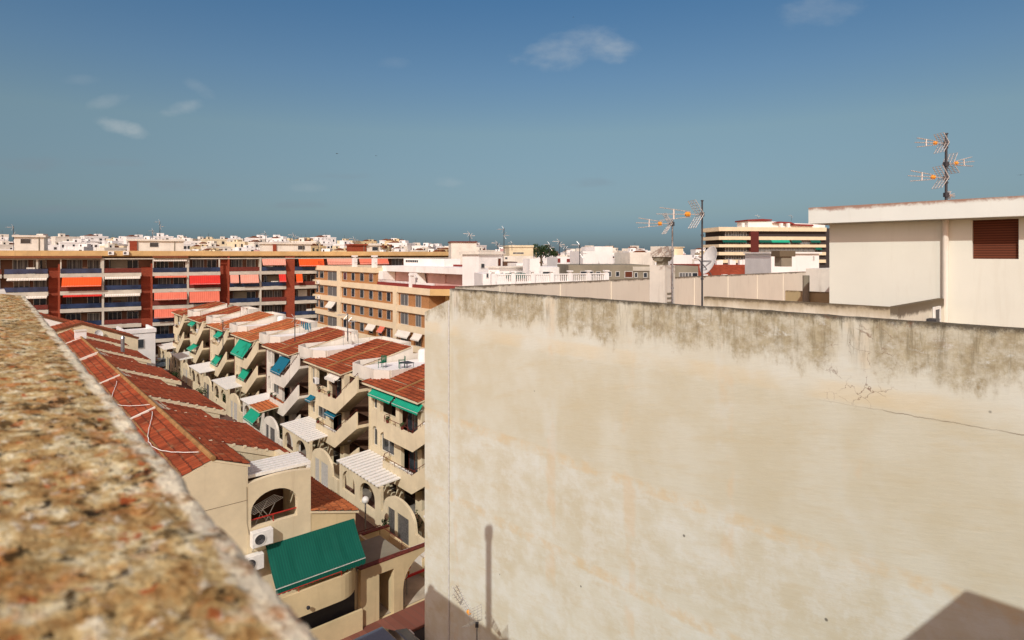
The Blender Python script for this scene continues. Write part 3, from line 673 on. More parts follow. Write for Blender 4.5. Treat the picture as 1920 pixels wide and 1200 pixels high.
o = empty('barrier', W1(0, 0, 0), RZ1, 'red barrier bar lowered across the arched gateway', 'barrier'); B(8.9, 12.0, .75, .83, .95, 1.07).build('bar', 'signred', o); B(11.9, 12.15, .65, .93, 0, 1.2).build('post', 'steel', o)
for i, (s_, r_, hh, lb) in enumerate([(10.2, 4.6, .5, 'clay pot with a leafy plant in the patio corner by the low wall'), (8.9, 3.2, .35, 'small clay pot with a plant on the patio floor near the canopy'), (12.0, 7.5, .6, 'large clay pot with a plant beside the lane gates')]):
    o = empty('plant_pot', W1(s_, r_, .02), 0, lb, 'plant pot', 'clay pots on the patio and lane'); m = MB(); m.lathe([(.001, 0), (.15, 0), (.22, hh*.7), (.001, hh*.7)], (0, 0, 0), 12); m.build('pot', 'rust', o)
    m = MB(); q_ = random.Random(i+40)
    for j in range(150):
        c_ = Vector((q_.gauss(0, .16), q_.gauss(0, .16), hh+.2+q_.gauss(0, .16))); a_ = Vector((q_.gauss(0, 1), q_.gauss(0, 1), q_.gauss(0, 1))).normalized()*.09; b_ = a_.orthogonal().normalized()*.04; m.quad(tuple(c_-a_), tuple(c_+b_), tuple(c_+a_), tuple(c_-b_))
    m.build('foliage', 'leaf', o)
# lane lamp
o = empty('street_lamp', W1(9.7, 5.9, 0), RZ1, 'short street lamp with a white globe, standing in the lane behind the patio wall', 'street lamp')
m = MB(); m.tube((0, 0, 0), (0, 0, 3.1), .06, 8, .045); m.tube((0, 0, 0), (0, 0, .5), .09, 8); m.build('post', 'steel', o)
m = MB(); m.lathe([(.001, 3.06)]+[(.21*math.sin(PI*i/10), 3.29-.21*math.cos(PI*i/10)) for i in range(1, 10)]+[(.001, 3.5)], (0, 0, 0), 18); m.build('globe', 'wplast', o, smooth=True)
# lane, street, pavement
def strip(name, pts, z, mat, frm=None):
    m = MB(); n = len(pts); m.v = [tuple(W1(a_, b_, z)) for a_, b_ in pts]; m.f = [tuple(range(n))]; m.m = [0]; return tag(m.build(name, mat), kind='structure')
M['pav'] = brick('red_paving', hexc('8a5a4c'), hexc('7a4c40'), hexc('6a5248'), .5)
strip('lane', [(4.3, 5.7), (13.6, 5.7), (15.5, 78), (4.3, 78)], .008, 'pav')
strip('road', [(-40, -8.2), (60, -8.2), (60, -1.95), (-40, -1.95)], .006, 'asphalt')
m = MB(); 
for (a_, b_) in ((-1.95, -.26),): m.v += [tuple(W1(x, y, z)) for z in (0, .13) for x, y in ((-40, a_), (60, a_), (60, b_), (-40, b_))]
m.f = [(0, 3, 2, 1), (4, 5, 6, 7), (0, 1, 5, 4), (1, 2, 6, 5), (2, 3, 7, 6), (3, 0, 4, 7)]; m.m = [0]*6; tag(m.build('pavement', 'pav'), kind='structure')
strip('patio_floor', [(6.4, .1), (12.5, .1), (12.5, 5.4), (6.4, 5.4)], .012, 'roofdeck')
# cable on the left roofs, chimney, dishes
def on_left(s_, r_, up=.1): return W1(s_, r_, 9.30-SL*abs(s_)+up)
m = MB(); pts = []
for (s0, r0, s1, r1) in ((-.35, 10.0, -.25, 1.2), (-.5, 20.5, -.2, 11.5)):
    p = [tuple(on_left(s0+(s1-s0)*i/22-1.0*math.sin(PI*(i/22)**1.25)*(1-.2*math.sin(9*i)/9), r0+(r1-r0)*i/22, .16)) for i in range(23)]
    mm = MB(); mm.path(p, .017, 5)
    tag(mm.build('cable', 'wpaint'), 'white cable sagging in a loop over the %s tiled roof of the left row' % ('nearest' if r0 < 11 else 'second'), 'cable')
o = empty('chimney', on_left(0, 46.5, -.3), RZ1, 'white block chimney with a flat cap astride the far ridge of the left row', 'chimney'); m = MB(); m.box(-.45, .45, -.4, .4, 0, 1.0); m.build('stack', 'whiteb', o); B(-.5, .5, -.45, .45, 1.002, 1.12).build('cap', 'whitep', o)
o = empty('flue_pipe', on_left(2.6, 40, -.1), RZ1, 'grey metal flue pipe on the far left tiled roof', 'chimney'); m = MB(); m.tube((0, 0, 0), (0, 0, 1.5), .16, 10); m.tube((0, 0, 1.5), (0, 0, 1.75), .22, 10, .1); m.build('pipe', 'steel', o)
# gabled houses beyond the left row
for i, (r0, s0, zr, wv, lb) in enumerate([(56, 1.0, 9.75, 'cream', 'cream gable wall with a tiled coping just behind the white chimney'),
                                      (64, -2.5, 10.3, 'whiteb', 'white gabled house with tiled verge, in front of the middle of the brick block'),
                                      (71, -4.0, 10.6, 'whiteb', 'farther white gabled house with red verge tiles, close under the brick block')]):
    h2 = empty('gabled_house', W1(s0, r0, 0), RZ1, lb, 'house', 'gabled houses beyond the left row')
    m = MB(); RW = 5.4 if r0 == 56 else 7.5; m.prism([(-7, 0), (RW, 0), (RW, zr-.39*RW), (0, zr), (-7, zr-1.8)], 0, 6, 'y'); m.build('wall', wv, h2)
    m = MB(); m.prism([(0, zr+.02), (RW+.1, zr-.39*RW), (RW+.1, zr-.39*RW+.2), (0, zr+.24), (-7.1, zr-1.6), (-7.1, zr-1.8)], -.1, .35, 'y'); m.build('verge_tiles', 'tileo', h2)
    tile_roof('tiled_roof', h2, (RW, .4, zr-.39*RW+.05), 5.5, RW, .39*RW, 'tile', rot=PI/2, samp=3, pitch=.3); tile_roof('tiled_roof', h2, (-7, 5.9, zr-1.75), 5.5, 7.0, 1.8, 'tile', rot=-PI/2, samp=3, pitch=.3)
    
dish(W1(2.4, 55.7, 8.1), RZ1+.4, .45, 'grey satellite dish on the cream gable wall behind the white chimney', .5)
# small flat houses between the gables and the block, at the end of the lane
for i, (s0, r0, wd, z1, mt_, lb) in enumerate([(3.5, 76, 5, 5.0, 'cream', 'low cream flat-roofed annexe at the foot of the brick block'), (9.5, 83, 3, 4.2, 'creamd', 'small narrow ochre annexe beside the car park at the foot of the block'), (6.5, 66, 3.5, 7.2, 'whiteb', 'white flat-roofed annexe with a dark window beside the far gables')]):
    h2 = empty('annexe', W1(s0, r0, 0), RZ1, lb, 'building'); m = MB(); m.box(0, wd, 0, 6, 0, z1); m.build('wall', mt_, h2)
    m = MB(); m.box(-.1, wd+.1, -.1, .1, z1, z1+.5); m.box(-.1, .1, .1, 6, z1, z1+.5); m.box(wd-.1, wd+.1, .1, 6, z1, z1+.5); m.build('parapet', mt_, h2)
    window(h2, 1, 2.2, z1-2, z1-.8, -.2, .12, 0)
# ------------------------------------------------------------------ cars
def car(loc, rz, paint, label):
    c = empty('parked_car', loc, rz, label, 'car', 'parked cars')
    side = [(-2.1, .35), (-2.12, .75), (-1.95, .92), (-1.3, .98), (-.75, 1.42), (.75, 1.45), (1.45, 1.02), (2.0, .85), (2.12, .6), (2.1, .35)]
    m = MB(); m.prism([(a_, min(z_, .98 if a_ < -1 else 1.0)) for a_, z_ in side if z_ < 1.3], -.85, .85, 'y'); body = m.build('body', paint, c, bevel=.06)
    m = MB(); m.prism([(-1.25, .97), (-.72, 1.42), (.72, 1.44), (1.4, 1.0)], -.76, .76, 'y'); m.build('cabin_glass', 'glass', c, bevel=.05)
    m = MB(); m.prism([(-.78, 1.41), (.78, 1.43), (.7, 1.5), (-.66, 1.49)], -.72, .72, 'y'); m.build('roof', paint, c, bevel=.03)
    for x in (-1.3, 1.35):
        for y in (-.8, .8):
            q = MB().tube((x, y-.1, .32), (x, y+.1, .32), .32, 16).build('wheel', 'dark', c); MB().tube((x, y-.11, .32), (x, y+.11, .32), .18, 12).build('rim', 'steel', q)
    for y in (-.6, .6): B(2.05, 2.13, y-.2, y+.2, .6, .75).build('headlight', 'wplast', c); B(-2.14, -2.08, y-.2, y+.2, .65, .8).build('tail_light', 'signred', c)
    return c
M['carw'] = plain('white_car_paint', (.75, .75, .73), .25, .6, 0, .03); M['carb'] = plain('grey_blue_car_paint', (.12, .15, .19), .2, .6, .3, .05)
car(W1(5.3, -3.5, .01), RZ1, 'carb', 'dark grey-blue car parked at the kerb below the rounded balcony')
car(W1(15.6, 84, .01), RZ1+.1, 'carw', 'white car in the small car park, the one nearest to the lane')
car(W1(17.8, 88.5, .01), RZ1, 'carw', 'white car in the small car park, the one close to the brick pillar')
car(W1(13.8, 80, .01), RZ1+.2, 'carb', 'dark car parked in front of the white ones at the end of the lane')
# ------------------------------------------------------------------ the big plaster wall building (local x nearer and to the right, local y behind the wall)
UA = Vector((-.6645, .7472, 0)).normalized(); VA = Vector((.7472, .6645, 0)).normalized()
C0 = Vector((-2.56, 24.75, 0)); RZA = math.atan2(-UA.y, -UA.x)
def WA(x, y, z): return C0 - UA*x + VA*y + Vector((0, 0, z))
def wall_material():
    m, t, b = newmat('weathered_party_wall', .93, .1); v = t.coord(); s = t.sep(v); X, Z = s[0], s[2]
    base = t.mix(t.mr(t.noise(v, .5, 5, .6), .32, .7), hexc('cdbb97'), hexc('d8cbae'))
    diag = t.comb(t.math('ADD', t.math('MULTIPLY', X, .45), t.math('MULTIPLY', Z, .25)), 0, t.math('SUBTRACT', t.math('MULTIPLY', Z, 2.6), t.math('MULTIPLY', X, .55)))
    base = t.mix(t.math('MULTIPLY', t.mr(t.noise(diag, 1.2, 6, .65), .48, .7), .42), base, hexc('cbb286'))
    base = t.mix(t.math('MULTIPLY', t.mr(t.noise(t.scale(v, (.7, 1, .7)), 1.6, 6, .7), .52, .74), .22), base, hexc('ded6c4'))
    base = t.mix(t.math('MULTIPLY', t.math('MULTIPLY', t.mr(Z, 10.7, 10.95), t.mr(Z, 14.2, 14.05)), .22), base, hexc('c6b38c'))
    base = t.mix(t.math('MULTIPLY', t.mr(Z, 14.1, 14.6), .32), base, hexc('e2d6bc'))
    base = t.mix(t.math('MULTIPLY', t.mr(Z, 10.8, 10.5), t.mr(t.noise(t.scale(v, (1, 1, 1.3)), 1.1, 7, .75), .42, .62, 0, .42)), base, hexc('e2d9c4'))
    # ghosts of the concrete frame: columns and floor slabs showing through, warm or pale
    nb = t.noise(v, 1.3, 5, .65)
    def band(val, c, w_):  return t.mr(t.math('ABSOLUTE', t.math('SUBTRACT', t.math('ADD', val, t.math('MULTIPLY', t.math('SUBTRACT', nb, .5), .25)), c)), w_, w_*.45)
    for c in (10.75, 7.6): base = t.mix(t.math('MULTIPLY', band(Z, c, .24), t.mr(nb, .42, .62, .05, .6)), base, hexc('d6b583'))
    base = t.mix(t.math('MULTIPLY', band(Z, 14.42, .3), t.mr(t.noise(v, .35, 3), .42, .6, 0, .4)), base, hexc('dcbc88'))
    for c, w_ in ((.45, .2), (5.8, .3), (9.1, .3), (12.2, .28), (15.3, .35)):
        base = t.mix(t.math('MULTIPLY', band(X, c, w_), t.mr(t.noise(t.scale(v, (1, 1, .6)), .9, 4), .5, .62, 0, .45)), base, hexc('d8b78a'))
        base = t.mix(t.math('MULTIPLY', band(X, c, w_*1.4), t.mr(t.noise(t.add(v, (9, 3, 4)), .7, 4), .5, .66, 0, .2)), base, hexc('ddd8c8'))
    # grime under the coping: uneven lower edge, pale gaps at the columns
    top = t.math('SUBTRACT', 16.13, Z)
    wob = t.math('ADD', t.math('MULTIPLY', t.noise(t.scale(v, (1, 1, .5)), .65, 7, .75), 3.4), t.math('SUBTRACT', t.math('MULTIPLY', t.noise(v, 5, 5, .75), .8), .95))
    g = t.math('MULTIPLY', t.mr(t.math('SUBTRACT', wob, top), -.2, .35), t.mr(t.noise(v, 2.1, 6, .75), .36, .6, .35, 1))
    gap = None
    for c, w_ in ((.3, .42), (5.8, .42), (8.95, .36), (15.25, .48)):
        k = t.mr(t.math('ABSOLUTE', t.math('SUBTRACT', t.math('ADD', X, t.math('MULTIPLY', t.math('SUBTRACT', t.noise(v, 2.2, 4), .5), .5)), c)), w_, w_*.55)
        gap = k if gap is None else t.math('MAXIMUM', gap, k)
    peel = t.mr(t.noise(t.scale(v, (.8, 1, 1.6)), 1.9, 7, .78), .54, .70)
    g2 = t.math('MULTIPLY', g, t.math('SUBTRACT', 1, t.math('MULTIPLY', gap, .85))); g2 = t.math('MULTIPLY', g2, t.math('SUBTRACT', 1, t.math('MULTIPLY', peel, .65)))
    gc = t.mix(t.mr(t.noise(v, 3.3, 6, .75), .35, .7), hexc('8d744a'), hexc('b6a076'))
    base = t.mix(t.math('MULTIPLY', g2, .8), base, gc)
    base = t.mix(t.math('MULTIPLY', t.math('MULTIPLY', peel, g), .7), base, hexc('dcd4c0'))
    drip = t.math('MULTIPLY', t.mr(t.noise(t.scale(v, (3.2, 3, .35)), 1.6, 7, .8), .47, .66), t.mr(top, 1.5, .05, 0, .85))
    base = t.mix(drip, base, hexc('7b6b4d'))
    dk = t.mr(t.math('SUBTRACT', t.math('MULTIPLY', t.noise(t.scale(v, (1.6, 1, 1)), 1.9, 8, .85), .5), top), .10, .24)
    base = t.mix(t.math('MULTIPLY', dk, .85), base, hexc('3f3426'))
    rust = t.math('MULTIPLY', t.mr(t.noise(v, 2.4, 7, .8), .56, .68), t.mr(top, .75, .1)); rust = t.math('MULTIPLY', rust, t.mr(X, 10, 14))
    base = t.mix(t.math('MULTIPLY', rust, .6), base, hexc('8a5a3c'))
    # hairline cracks round the column at x = 15.3 and the long crack on the slab line
    vd = t.add(v, t.mix(1.0, (0, 0, 0), t.comb(t.math('MULTIPLY', t.math('SUBTRACT', t.noise(v, 3, 5), .5), .5), 0, t.math('MULTIPLY', t.math('SUBTRACT', t.noise(t.add(v, (5, 5, 5)), 3, 5), .5), .5)), 'ADD'))
    cr = t.mr(t.vor(vd, 2.7, 'DISTANCE_TO_EDGE'), .018, .004)
    near = t.math('MULTIPLY', t.mr(t.math('ABSOLUTE', t.math('SUBTRACT', X, 15.35)), .95, .35), t.mr(t.math('ABSOLUTE', t.math('SUBTRACT', Z, 15.05)), 1.1, .6))
    near = t.math('MULTIPLY', near, t.mr(t.noise(v, 1.9, 3), .42, .55))
    base = t.mix(t.math('MULTIPLY', t.math('MULTIPLY', cr, near), .8), base, hexc('6e4630'))
    zl = t.math('ADD', 14.16, t.math('MULTIPLY', t.math('SUBTRACT', t.noise(t.comb(X, 0, 0), 2.2, 7, .7), .5), .14))
    ln = t.mr(t.math('ABSOLUTE', t.math('SUBTRACT', Z, zl)), .018, .004)
    base = t.mix(t.math('MULTIPLY', t.math('MULTIPLY', ln, t.mr(X, 13.5, 17.0, 0, .7)), t.mr(t.noise(v, 1.2, 3), .4, .6, .35, 1)), base, hexc('6b5238'))
    spk = t.mr(t.vor(t.add(v, (.3, 0, .7)), .62), .035, .022); base = t.mix(t.math('MULTIPLY', spk, .75), base, hexc('3c342c'))
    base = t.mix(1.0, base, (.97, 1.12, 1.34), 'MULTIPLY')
    t.put(base, b.inputs['Base Color'])
    n = t.math('ADD', t.math('MULTIPLY', t.noise(v, 30, 4), .3), t.noise(diag, 5, 5)); bump(t, b, n, .25, .02)
    return m
M['party'] = wall_material()
def grimy(name, col, zt, hgt, dark='4a3d2c', streak=.4):
    m, t, b = newmat(name, .93, .1); v = t.coord(); Z = t.sep(v)[2]
    base = t.mix(t.mr(t.noise(v, .7, 5), .3, .7), tuple(q*.94 for q in col), col)
    top = t.math('SUBTRACT', zt, Z); g = t.mr(t.math('SUBTRACT', t.math('MULTIPLY', t.noise(t.scale(v, (1.5, 1.5, .6)), 1.3, 6, .75), hgt*2), top), -.1, .22)
    base = t.mix(t.math('MULTIPLY', g, .65), base, hexc('97835c'))
    base = t.mix(t.math('MULTIPLY', t.mr(t.noise(t.scale(v, (3, 3, .3)), 1.3, 5, .7), .52, .7), streak), base, hexc('9b8a68'))
    dk = t.mr(t.math('SUBTRACT', t.math('MULTIPLY', t.noise(v, 2.0, 6, .8), .35), top), .05, .16)
    base = t.mix(t.math('MULTIPLY', dk, .8), base, hexc(dark)); t.put(base, b.inputs['Base Color']); bump(t, b, t.noise(v, 30, 3), .2, .01); return m
M['grime1'] = grimy('grimy_parapet', hexc('e2dac6'), 16.35, .26, streak=.25)
M['grime2'] = grimy('streaked_parapet', hexc('d3c19a'), 16.2, .7)
M['backpar'] = grimy('pale_back_parapet', hexc('dedac8'), 16.2, .06, streak=.15)
bld = empty('plastered_building', WA(0, 0, 0), RZA, 'large building whose bare weathered plaster party wall fills the right half of the view', 'building')
# party wall with a slightly uneven top
m = MB(); N = 120; xs = [27*i/N for i in range(N+1)]; zt = [16.12+.022*mnoise.noise(Vector((x*1.7, 3, 0)))+.012*mnoise.noise(Vector((x*7, 8, 0))) for x in xs]
for i in range(N):
    a, b2 = xs[i], xs[i+1]; m.quad((a, 0, 0), (b2, 0, 0), (b2, 0, zt[i+1]), (a, 0, zt[i])); m.quad((a, 0, zt[i]), (b2, 0, zt[i+1]), (b2, .24, zt[i+1]), (a, .24, zt[i])); m.quad((b2, .24, 14), (a, .24, 14), (a, .24, zt[i]), (b2, .24, zt[i+1]))
m.quad((0, .24, 0), (0, 0, 0), (0, 0, zt[0]), (0, .24, zt[0])); m.quad((27, 0, 0), (27, .24, 0), (27, .24, zt[-1]), (27, 0, zt[-1]))
m.build('party_wall', 'party', bld)
# narrow lower strip past the joint, its top sloping down, with pipe groove
m = MB(); m.prism([(-1.86, 0), (-.03, 0), (-.03, 15.66), (-1.86, 15.02)], .012, .3, 'y'); o2 = m.build('lower_wing_wall', 'party', bld)
m = MB(); m.tube((-.015, -.03, 0), (-.015, -.03, 15.6), .035, 8); [m.tube((-.015, -.03, z), (-.015, -.03, z+.06), .05, 8) for z in (2, 5, 8, 11, 14)]; m.build('drainpipe', 'frame', bld)
m = MB(); m.box(-1.82, -.02, .31, 12, 0, 14.2); m.box(.0, 27, .25, 33.8, 0, 14.0); m.build('body', 'cream', bld)
B(.25, 27, .26, 33.5, 14.002, 14.04).build('roof_deck', plaster('terracotta_roof_deck', hexc('b07a50'), .2, .3), bld)
m = MB(); m.box(.02, .24, .26, 34, 13.9, 16.2); 
for y in (2.5, 6.3, 10.1, 14, 18, 22, 26, 30): m.box(.22, .28, y, y+.35, 14.0, 16.12)
m.build('back_parapet', 'backpar', bld)
m = MB(); m.box(11.2, 15.78, .62, .8, 14.0, 16.34); m.build('inner_parapet', 'grime1', bld)
m = MB(); m.box(15.78, 15.93, .62, 4.45, 14.0, 16.36); m.build('cross_parapet', 'backpar', bld)
m = MB(); m.box(10.0, 13.2, 8.4, 8.6, 14.0, 16.15); m.build('streaked_wall', 'grime2', bld)
# boxy roof annexe left of the hut
m = MB(); m.box(9.9, 13.0, 10.5, 13.5, 14.0, 16.95); m.box(11.4, 12.4, 9.6, 10.49, 15.6, 16.7); m.build('roof_annexe', 'whitep', bld)
window(bld, 11.5, 12.3, 15.75, 16.55, 9.5, .08, 0, 'frame', 'shadegrey')
m = MB(); m.tube((10.85, 8.2, 14.04), (10.85, 8.2, 16.75), .12, 10); m.build('vent_pipe', 'shadegrey', bld)
# big chimney
ch = empty('chimney', WA(9.1, 1.7, 15.2), RZA, 'tall square white plastered chimney with a wide box cap, standing behind the grimy wall top', 'chimney')
m = MB(); m.box(-.28, .28, -.28, .28, -1.2, 1.98); m.build('stack', 'whitep', ch); m = MB(); m.box(-.13, .13, -.13, .13, 1.981, 2.1); m.prism([(-.14, 2.1), (.14, 2.1), (.25, 2.24), (-.25, 2.24)], -.22, .22, 'y'); m.build('neck', 'shadegrey', ch)
m = MB(); m.box(-.26, .26, -.26, .26, 2.245, 2.57); m.build('cap', 'whitep', ch)
m = MB(); [m.box(.28, .292, -.16, .16, .5+.14*i, .56+.14*i) for i in range(5)]; m.build('vent_slots', 'shadegrey', ch)
# penthouse hut
hut = empty('rooftop_hut', WA(0, 0, 0), RZA, 'white rooftop hut with a thick overhanging flat roof, a drainpipe and a brown roller shutter', 'building')
m = MB(); m.wall(13.05, 27, 14.0, 18.42, 4.5, 4.75, [(16.5, 17.42, 17.4, 18.39, 0)], 0); m.box(13.05, 13.3, 4.752, 11, 14.0, 18.42); m.build('wall', grimy('hut_plaster', hexc('dfe0d2'), 25, .1, streak=.07), hut)
B(16.5, 17.42, 4.6, 4.66, 17.4, 18.39).build('roller_shutter', 'shutter', hut)
m = MB(); m.box(12.68, 27.4, 3.92, 11.4, 18.425, 18.9); m.build('roof_slab', grimy('slab_edge_plaster', hexc('dde2da'), 18.9, .05, '8a5a44', .06), hut)
m = MB(); m.tube((15.95, 4.42, 14.1), (15.95, 4.42, 18.42), .07, 10); m.build('drainpipe', 'whitep', hut)
o = empty('roof_hatch', WA(15.94, 0, 0), RZA, 'dark hatch opening in a white frame on the low wall beside the hut drainpipe', 'hatch')
B(0, .03, 3.35, 3.75, 15.2, 16.12).build('door', 'dark', o); m = MB(); m.box(0, .05, 3.27, 3.34, 15.2, 16.2); m.box(0, .05, 3.76, 3.83, 15.2, 16.2); m.box(0, .05, 3.35, 3.75, 16.13, 16.2); m.build('frame', 'wplast', o); B(0, .2, 2.75, 3.05, 15.2, 15.95).build('meter_box', 'dark', o)
# antennas
LFT = math.atan2(-.15, -1)
p = WA(10.0, .9, 15.2); zz = lambda px, py, Y: at(px, py, Y)
antenna(Vector((p.x, p.y, 14.04)), 4.46, [(4.38, LFT-.1, .76, .03)], 'shorter of the two rooftop aerials by the chimney, orange box and white rods pointing left')
p = WA(10.92, 1.0, 15.2)
A2 = antenna(Vector((p.x, p.y, 14.04)), 5.0, [(4.62, LFT, .98, 0)], 'taller rooftop aerial left of the tan tower, on a dark mast above the dish', mastmat='dark')
A2b = dish(Vector((p.x+.01, p.y+.07, 14.04)), math.radians(-80), .42, 'grey satellite dish clamped to the taller aerial mast, seen from its side', 3.28, back=.3)
p = WA(15.7, 5.6, 18.9)
antenna(Vector((p.x, p.y, 18.9)), 1.95, [(1.7, LFT, .66, 0), (1.12, .25, .68, .12), (.74, LFT-.1, .76, .05), (.27, .5, .25, 0)], 'black mast on the hut roof carrying three orange-boxed aerials, one of them pointing right', mastmat='dark', r=.035)
o = empty('television_antenna', WA(5.6, -3.0, 2.85), 0, 'aerial poking up at the bottom edge before the shaded part of the big wall', 'antenna')
MB().tube((0, 0, 0), (0, 0, 3.2), .025, 6).build('mast', 'steel', o); a_, b_, c_ = MB(), MB(), MB(); uhf_head(a_, b_, c_, (0, 0, 3.25), (-.55, .6, 0), 1.0, .45); hd = a_.build('antenna_head', 'alu', o); b_.build('orange_box', 'obox', hd); c_.build('clamp', 'dark', hd)
# low annexe in the gap (below the frame) that carries that aerial
o = empty('annexe', WA(0, 0, 0), RZA, 'low flat-roofed annexe in the shaded gap at the foot of the big wall', 'building'); m = MB(); m.box(2.2, 14, -6.5, -2.5, 0, 2.85); m.build('wall', 'cream', o)
# ------------------------------------------------------------------ our own roof: parapet, building, chimney
def stone_mat():
    m, t, b = newmat('lichened_stone', .95, .1); v = t.coord()
    vs = t.scale(v, (1.0, .8, 1.0))
    n1 = t.noise(vs, 22, 6, .7); n2 = t.noise(t.add(vs, (4, 2, 0)), 38, 5, .7); n3 = t.noise(t.add(vs, (1, 8, 3)), 13, 5, .62); n4 = t.noise(t.add(vs, (7, 1, 3)), 95, 4, .7)
    c = t.ramp(n1, [(.32, hexc('6a4a2a')), (.42, hexc('b08a5a')), (.52, hexc('cdb586')), (.62, hexc('ece3c8'))])
    c = t.mix(t.mr(n2, .56, .66, 0, .9), c, hexc('efe8da'))
    c = t.mix(t.mr(n3, .52, .64, 0, .65), c, hexc('c47c42'))
    c = t.mix(t.math('MULTIPLY', t.mr(t.noise(t.add(vs, (11, 5, 3)), 17, 6, .7), .60, .66), .9), c, hexc('b0532a'))
    c = t.mix(t.math('MULTIPLY', t.mr(t.noise(t.add(vs, (3, 15, 9)), 15, 6, .68), .56, .64), .9), c, hexc('4e3c24'))
    c = t.mix(t.math('MULTIPLY', t.mr(t.noise(t.add(vs, (13, 5, 9)), 30, 5, .7), .57, .63), .95), c, hexc('271d14'))
    c = t.mix(t.math('MULTIPLY', t.mr(t.noise(t.add(vs, (23, 25, 9)), 4, 5, .6), .54, .68), .35), c, hexc('7d6536'))
    c = t.mix(t.mr(n4, .5, .72, 0, .5), c, hexc('54422e'))
    rim = t.mr(t.math('ADD', t.sep(v)[0], t.math('MULTIPLY', t.math('SUBTRACT', n3, .5), .05)), -.022, -.008); c = t.mix(t.math('MULTIPLY', rim, t.mr(n1, .36, .52, .15, .95)), c, hexc('f3ecdd'))
    c = t.mix(1.0, c, (.97, .95, .80), 'MULTIPLY')
    t.put(c, b.inputs['Base Color']); bump(t, b, t.math('ADD', n2, t.math('MULTIPLY', n4, .5)), .6, .02); return m
M['stone'] = stone_mat()
UP = Vector((-.867, 1, 0)).normalized(); PE = Vector((.284, 0, 0)); RZP = math.atan2(UP.y, UP.x)-PI/2   # local +y runs along the parapet
par = empty('rooftop_parapet', PE - UP*1.2 + Vector((0, 0, 0)), RZP, 'broad rounded roof parapet in the left foreground, stone crusted with orange and white lichen', 'parapet')
LP = 8.6; m = MB()
gx = np.concatenate([np.linspace(-1.25, -.25, 42), np.linspace(-.25, .022, 30)[1:], [.027, .029]]); gy = np.concatenate([np.arange(.8, 3.4, .014), np.arange(3.4, LP, .03)]); nx = len(gx); ny = len(gy)
for y in gy:
    e = max(0.0, (y-(LP-.55))/.55); endd = -.34*e**2.6
    wob = .005*mnoise.noise(Vector((0, y*2.1, 1)))+.004*mnoise.noise(Vector((0, y*9, 4)))+.004*mnoise.noise(Vector((0, y*31, 4)))
    for i, x in enumerate(gx):
        z = H-.352 + .045*(1-((x+.62)/.62)**2)
        if x > .01: z -= .02*min(1, (x-.01)/.014)**2
        p = Vector((x*6.5, y*4.5, 2)); z += .007*mnoise.fractal(p, 1.0, 2.1, 5) + .005*mnoise.noise(Vector((x*34, y*26, 5))) + .0045*mnoise.noise(Vector((x*80, y*70, 5)))
        z += endd; xx = x + (wob if x > -.2 else wob*max(0, (x+.5)/.3))
        if i >= nx-2: z = (H-.55+endd) if i == nx-2 else H-1.2
        m.v.append((float(xx), float(y), float(z)))
for j in range(ny-1):
    for i in range(nx-1): a_ = j*nx+i; m.f.append((a_, a_+1, a_+1+nx, a_+nx)); m.m.append(0)
k = len(m.v); 
m.build('coping', 'stone', par, smooth=True)
m = MB(); m.box(-1.2, -.02, .8, LP-.2, H-3, H-.60); m.build('wall', 'cream', par)
own = empty('apartment_building', PE - UP*1.2, RZP, 'cream building under the foreground parapet, its roof edge showing at the far left', 'building')
m = MB(); m.box(-14, -.05, -12, LP+4.6, 0, H-1.3); m.build('body', 'cream', own)
m = MB(); m.box(-.55, -.05, LP-.3, LP+4.6, H-1.3, H-.5); m.box(-14, -.56, LP+4.2, LP+4.6, H-1.3, H-.5); m.build('low_parapet', 'whitep', own)
m = MB(); m.box(-.50, -.22, LP+4.2, LP+4.5, H-.498, H-.25); m.build('parapet_post', 'shadegrey', own)
o = empty('flue_pipe', WA(13.55, -16.0, H-1.3), RZP, 'tall round-capped flue whose bar of shadow falls on the big wall', 'chimney')
m = MB(); m.tube((0, 0, 0), (0, 0, 5.95), .14, 12); m.tube((0, 0, 5.95), (0, 0, 6.3), .2, 12); m.build('pipe', 'steel', o)
# roof wing to the right of the camera; its corner shades the lower right of the big wall
q = WA(23.75, -9.4, 0)
wing = empty('stair_tower', q, RZA, 'cream stair tower whose corner shadow falls on the lower right wall', 'building')
m = MB(); m.box(0, 8, -5, 0, 0, 19.95); m.build('wall', 'cream', wing)
# ------------------------------------------------------------------ brick apartment block closing the lane
BO = at(0, HOR, 1)*0; PA = Vector((-74.6, 98, 0)); PB = Vector((-40.7, 118, 0)); BD = (PB-PA).normalized(); BN = Vector((-BD.y, BD.x, 0)); RZB = math.atan2(BD.y, BD.x)
def tb(px):        # distance along the facade line at which it crosses this bearing
    k = (px-960)/FPX; return (k*PA.y-PA.x)/(BD.x-k*BD.y)
blk = empty('apartment_block', PA, RZB, 'long red brick apartment block with pale balcony bands and orange, red and pink awnings', 'building')
TL, TR = tb(-60), tb(870); ZT = [14.1, 11.2, 8.3, 5.4, 2.5]
cols = {k: (tb(a), tb(b2)) for k, (a, b2) in dict(A=(90, 113), B_=(265, 286), C=(413, 430), D=(535, 552)).items()}
m = MB(); m.box(TL, TR, 1.9, 14, 0, 17.2); m.build('body', plaster('brown_loggia_wall', hexc('7a5a48'), .15, .3), blk)
m = MB(); m.box(TL, TR, -.3, .5, 17.35, 18.2); m.box(TL, TR, .502, 14, 17.2, 17.5, 0, 1); m.build('roof_parapet', ['ochre', 'roofdeck'], blk)
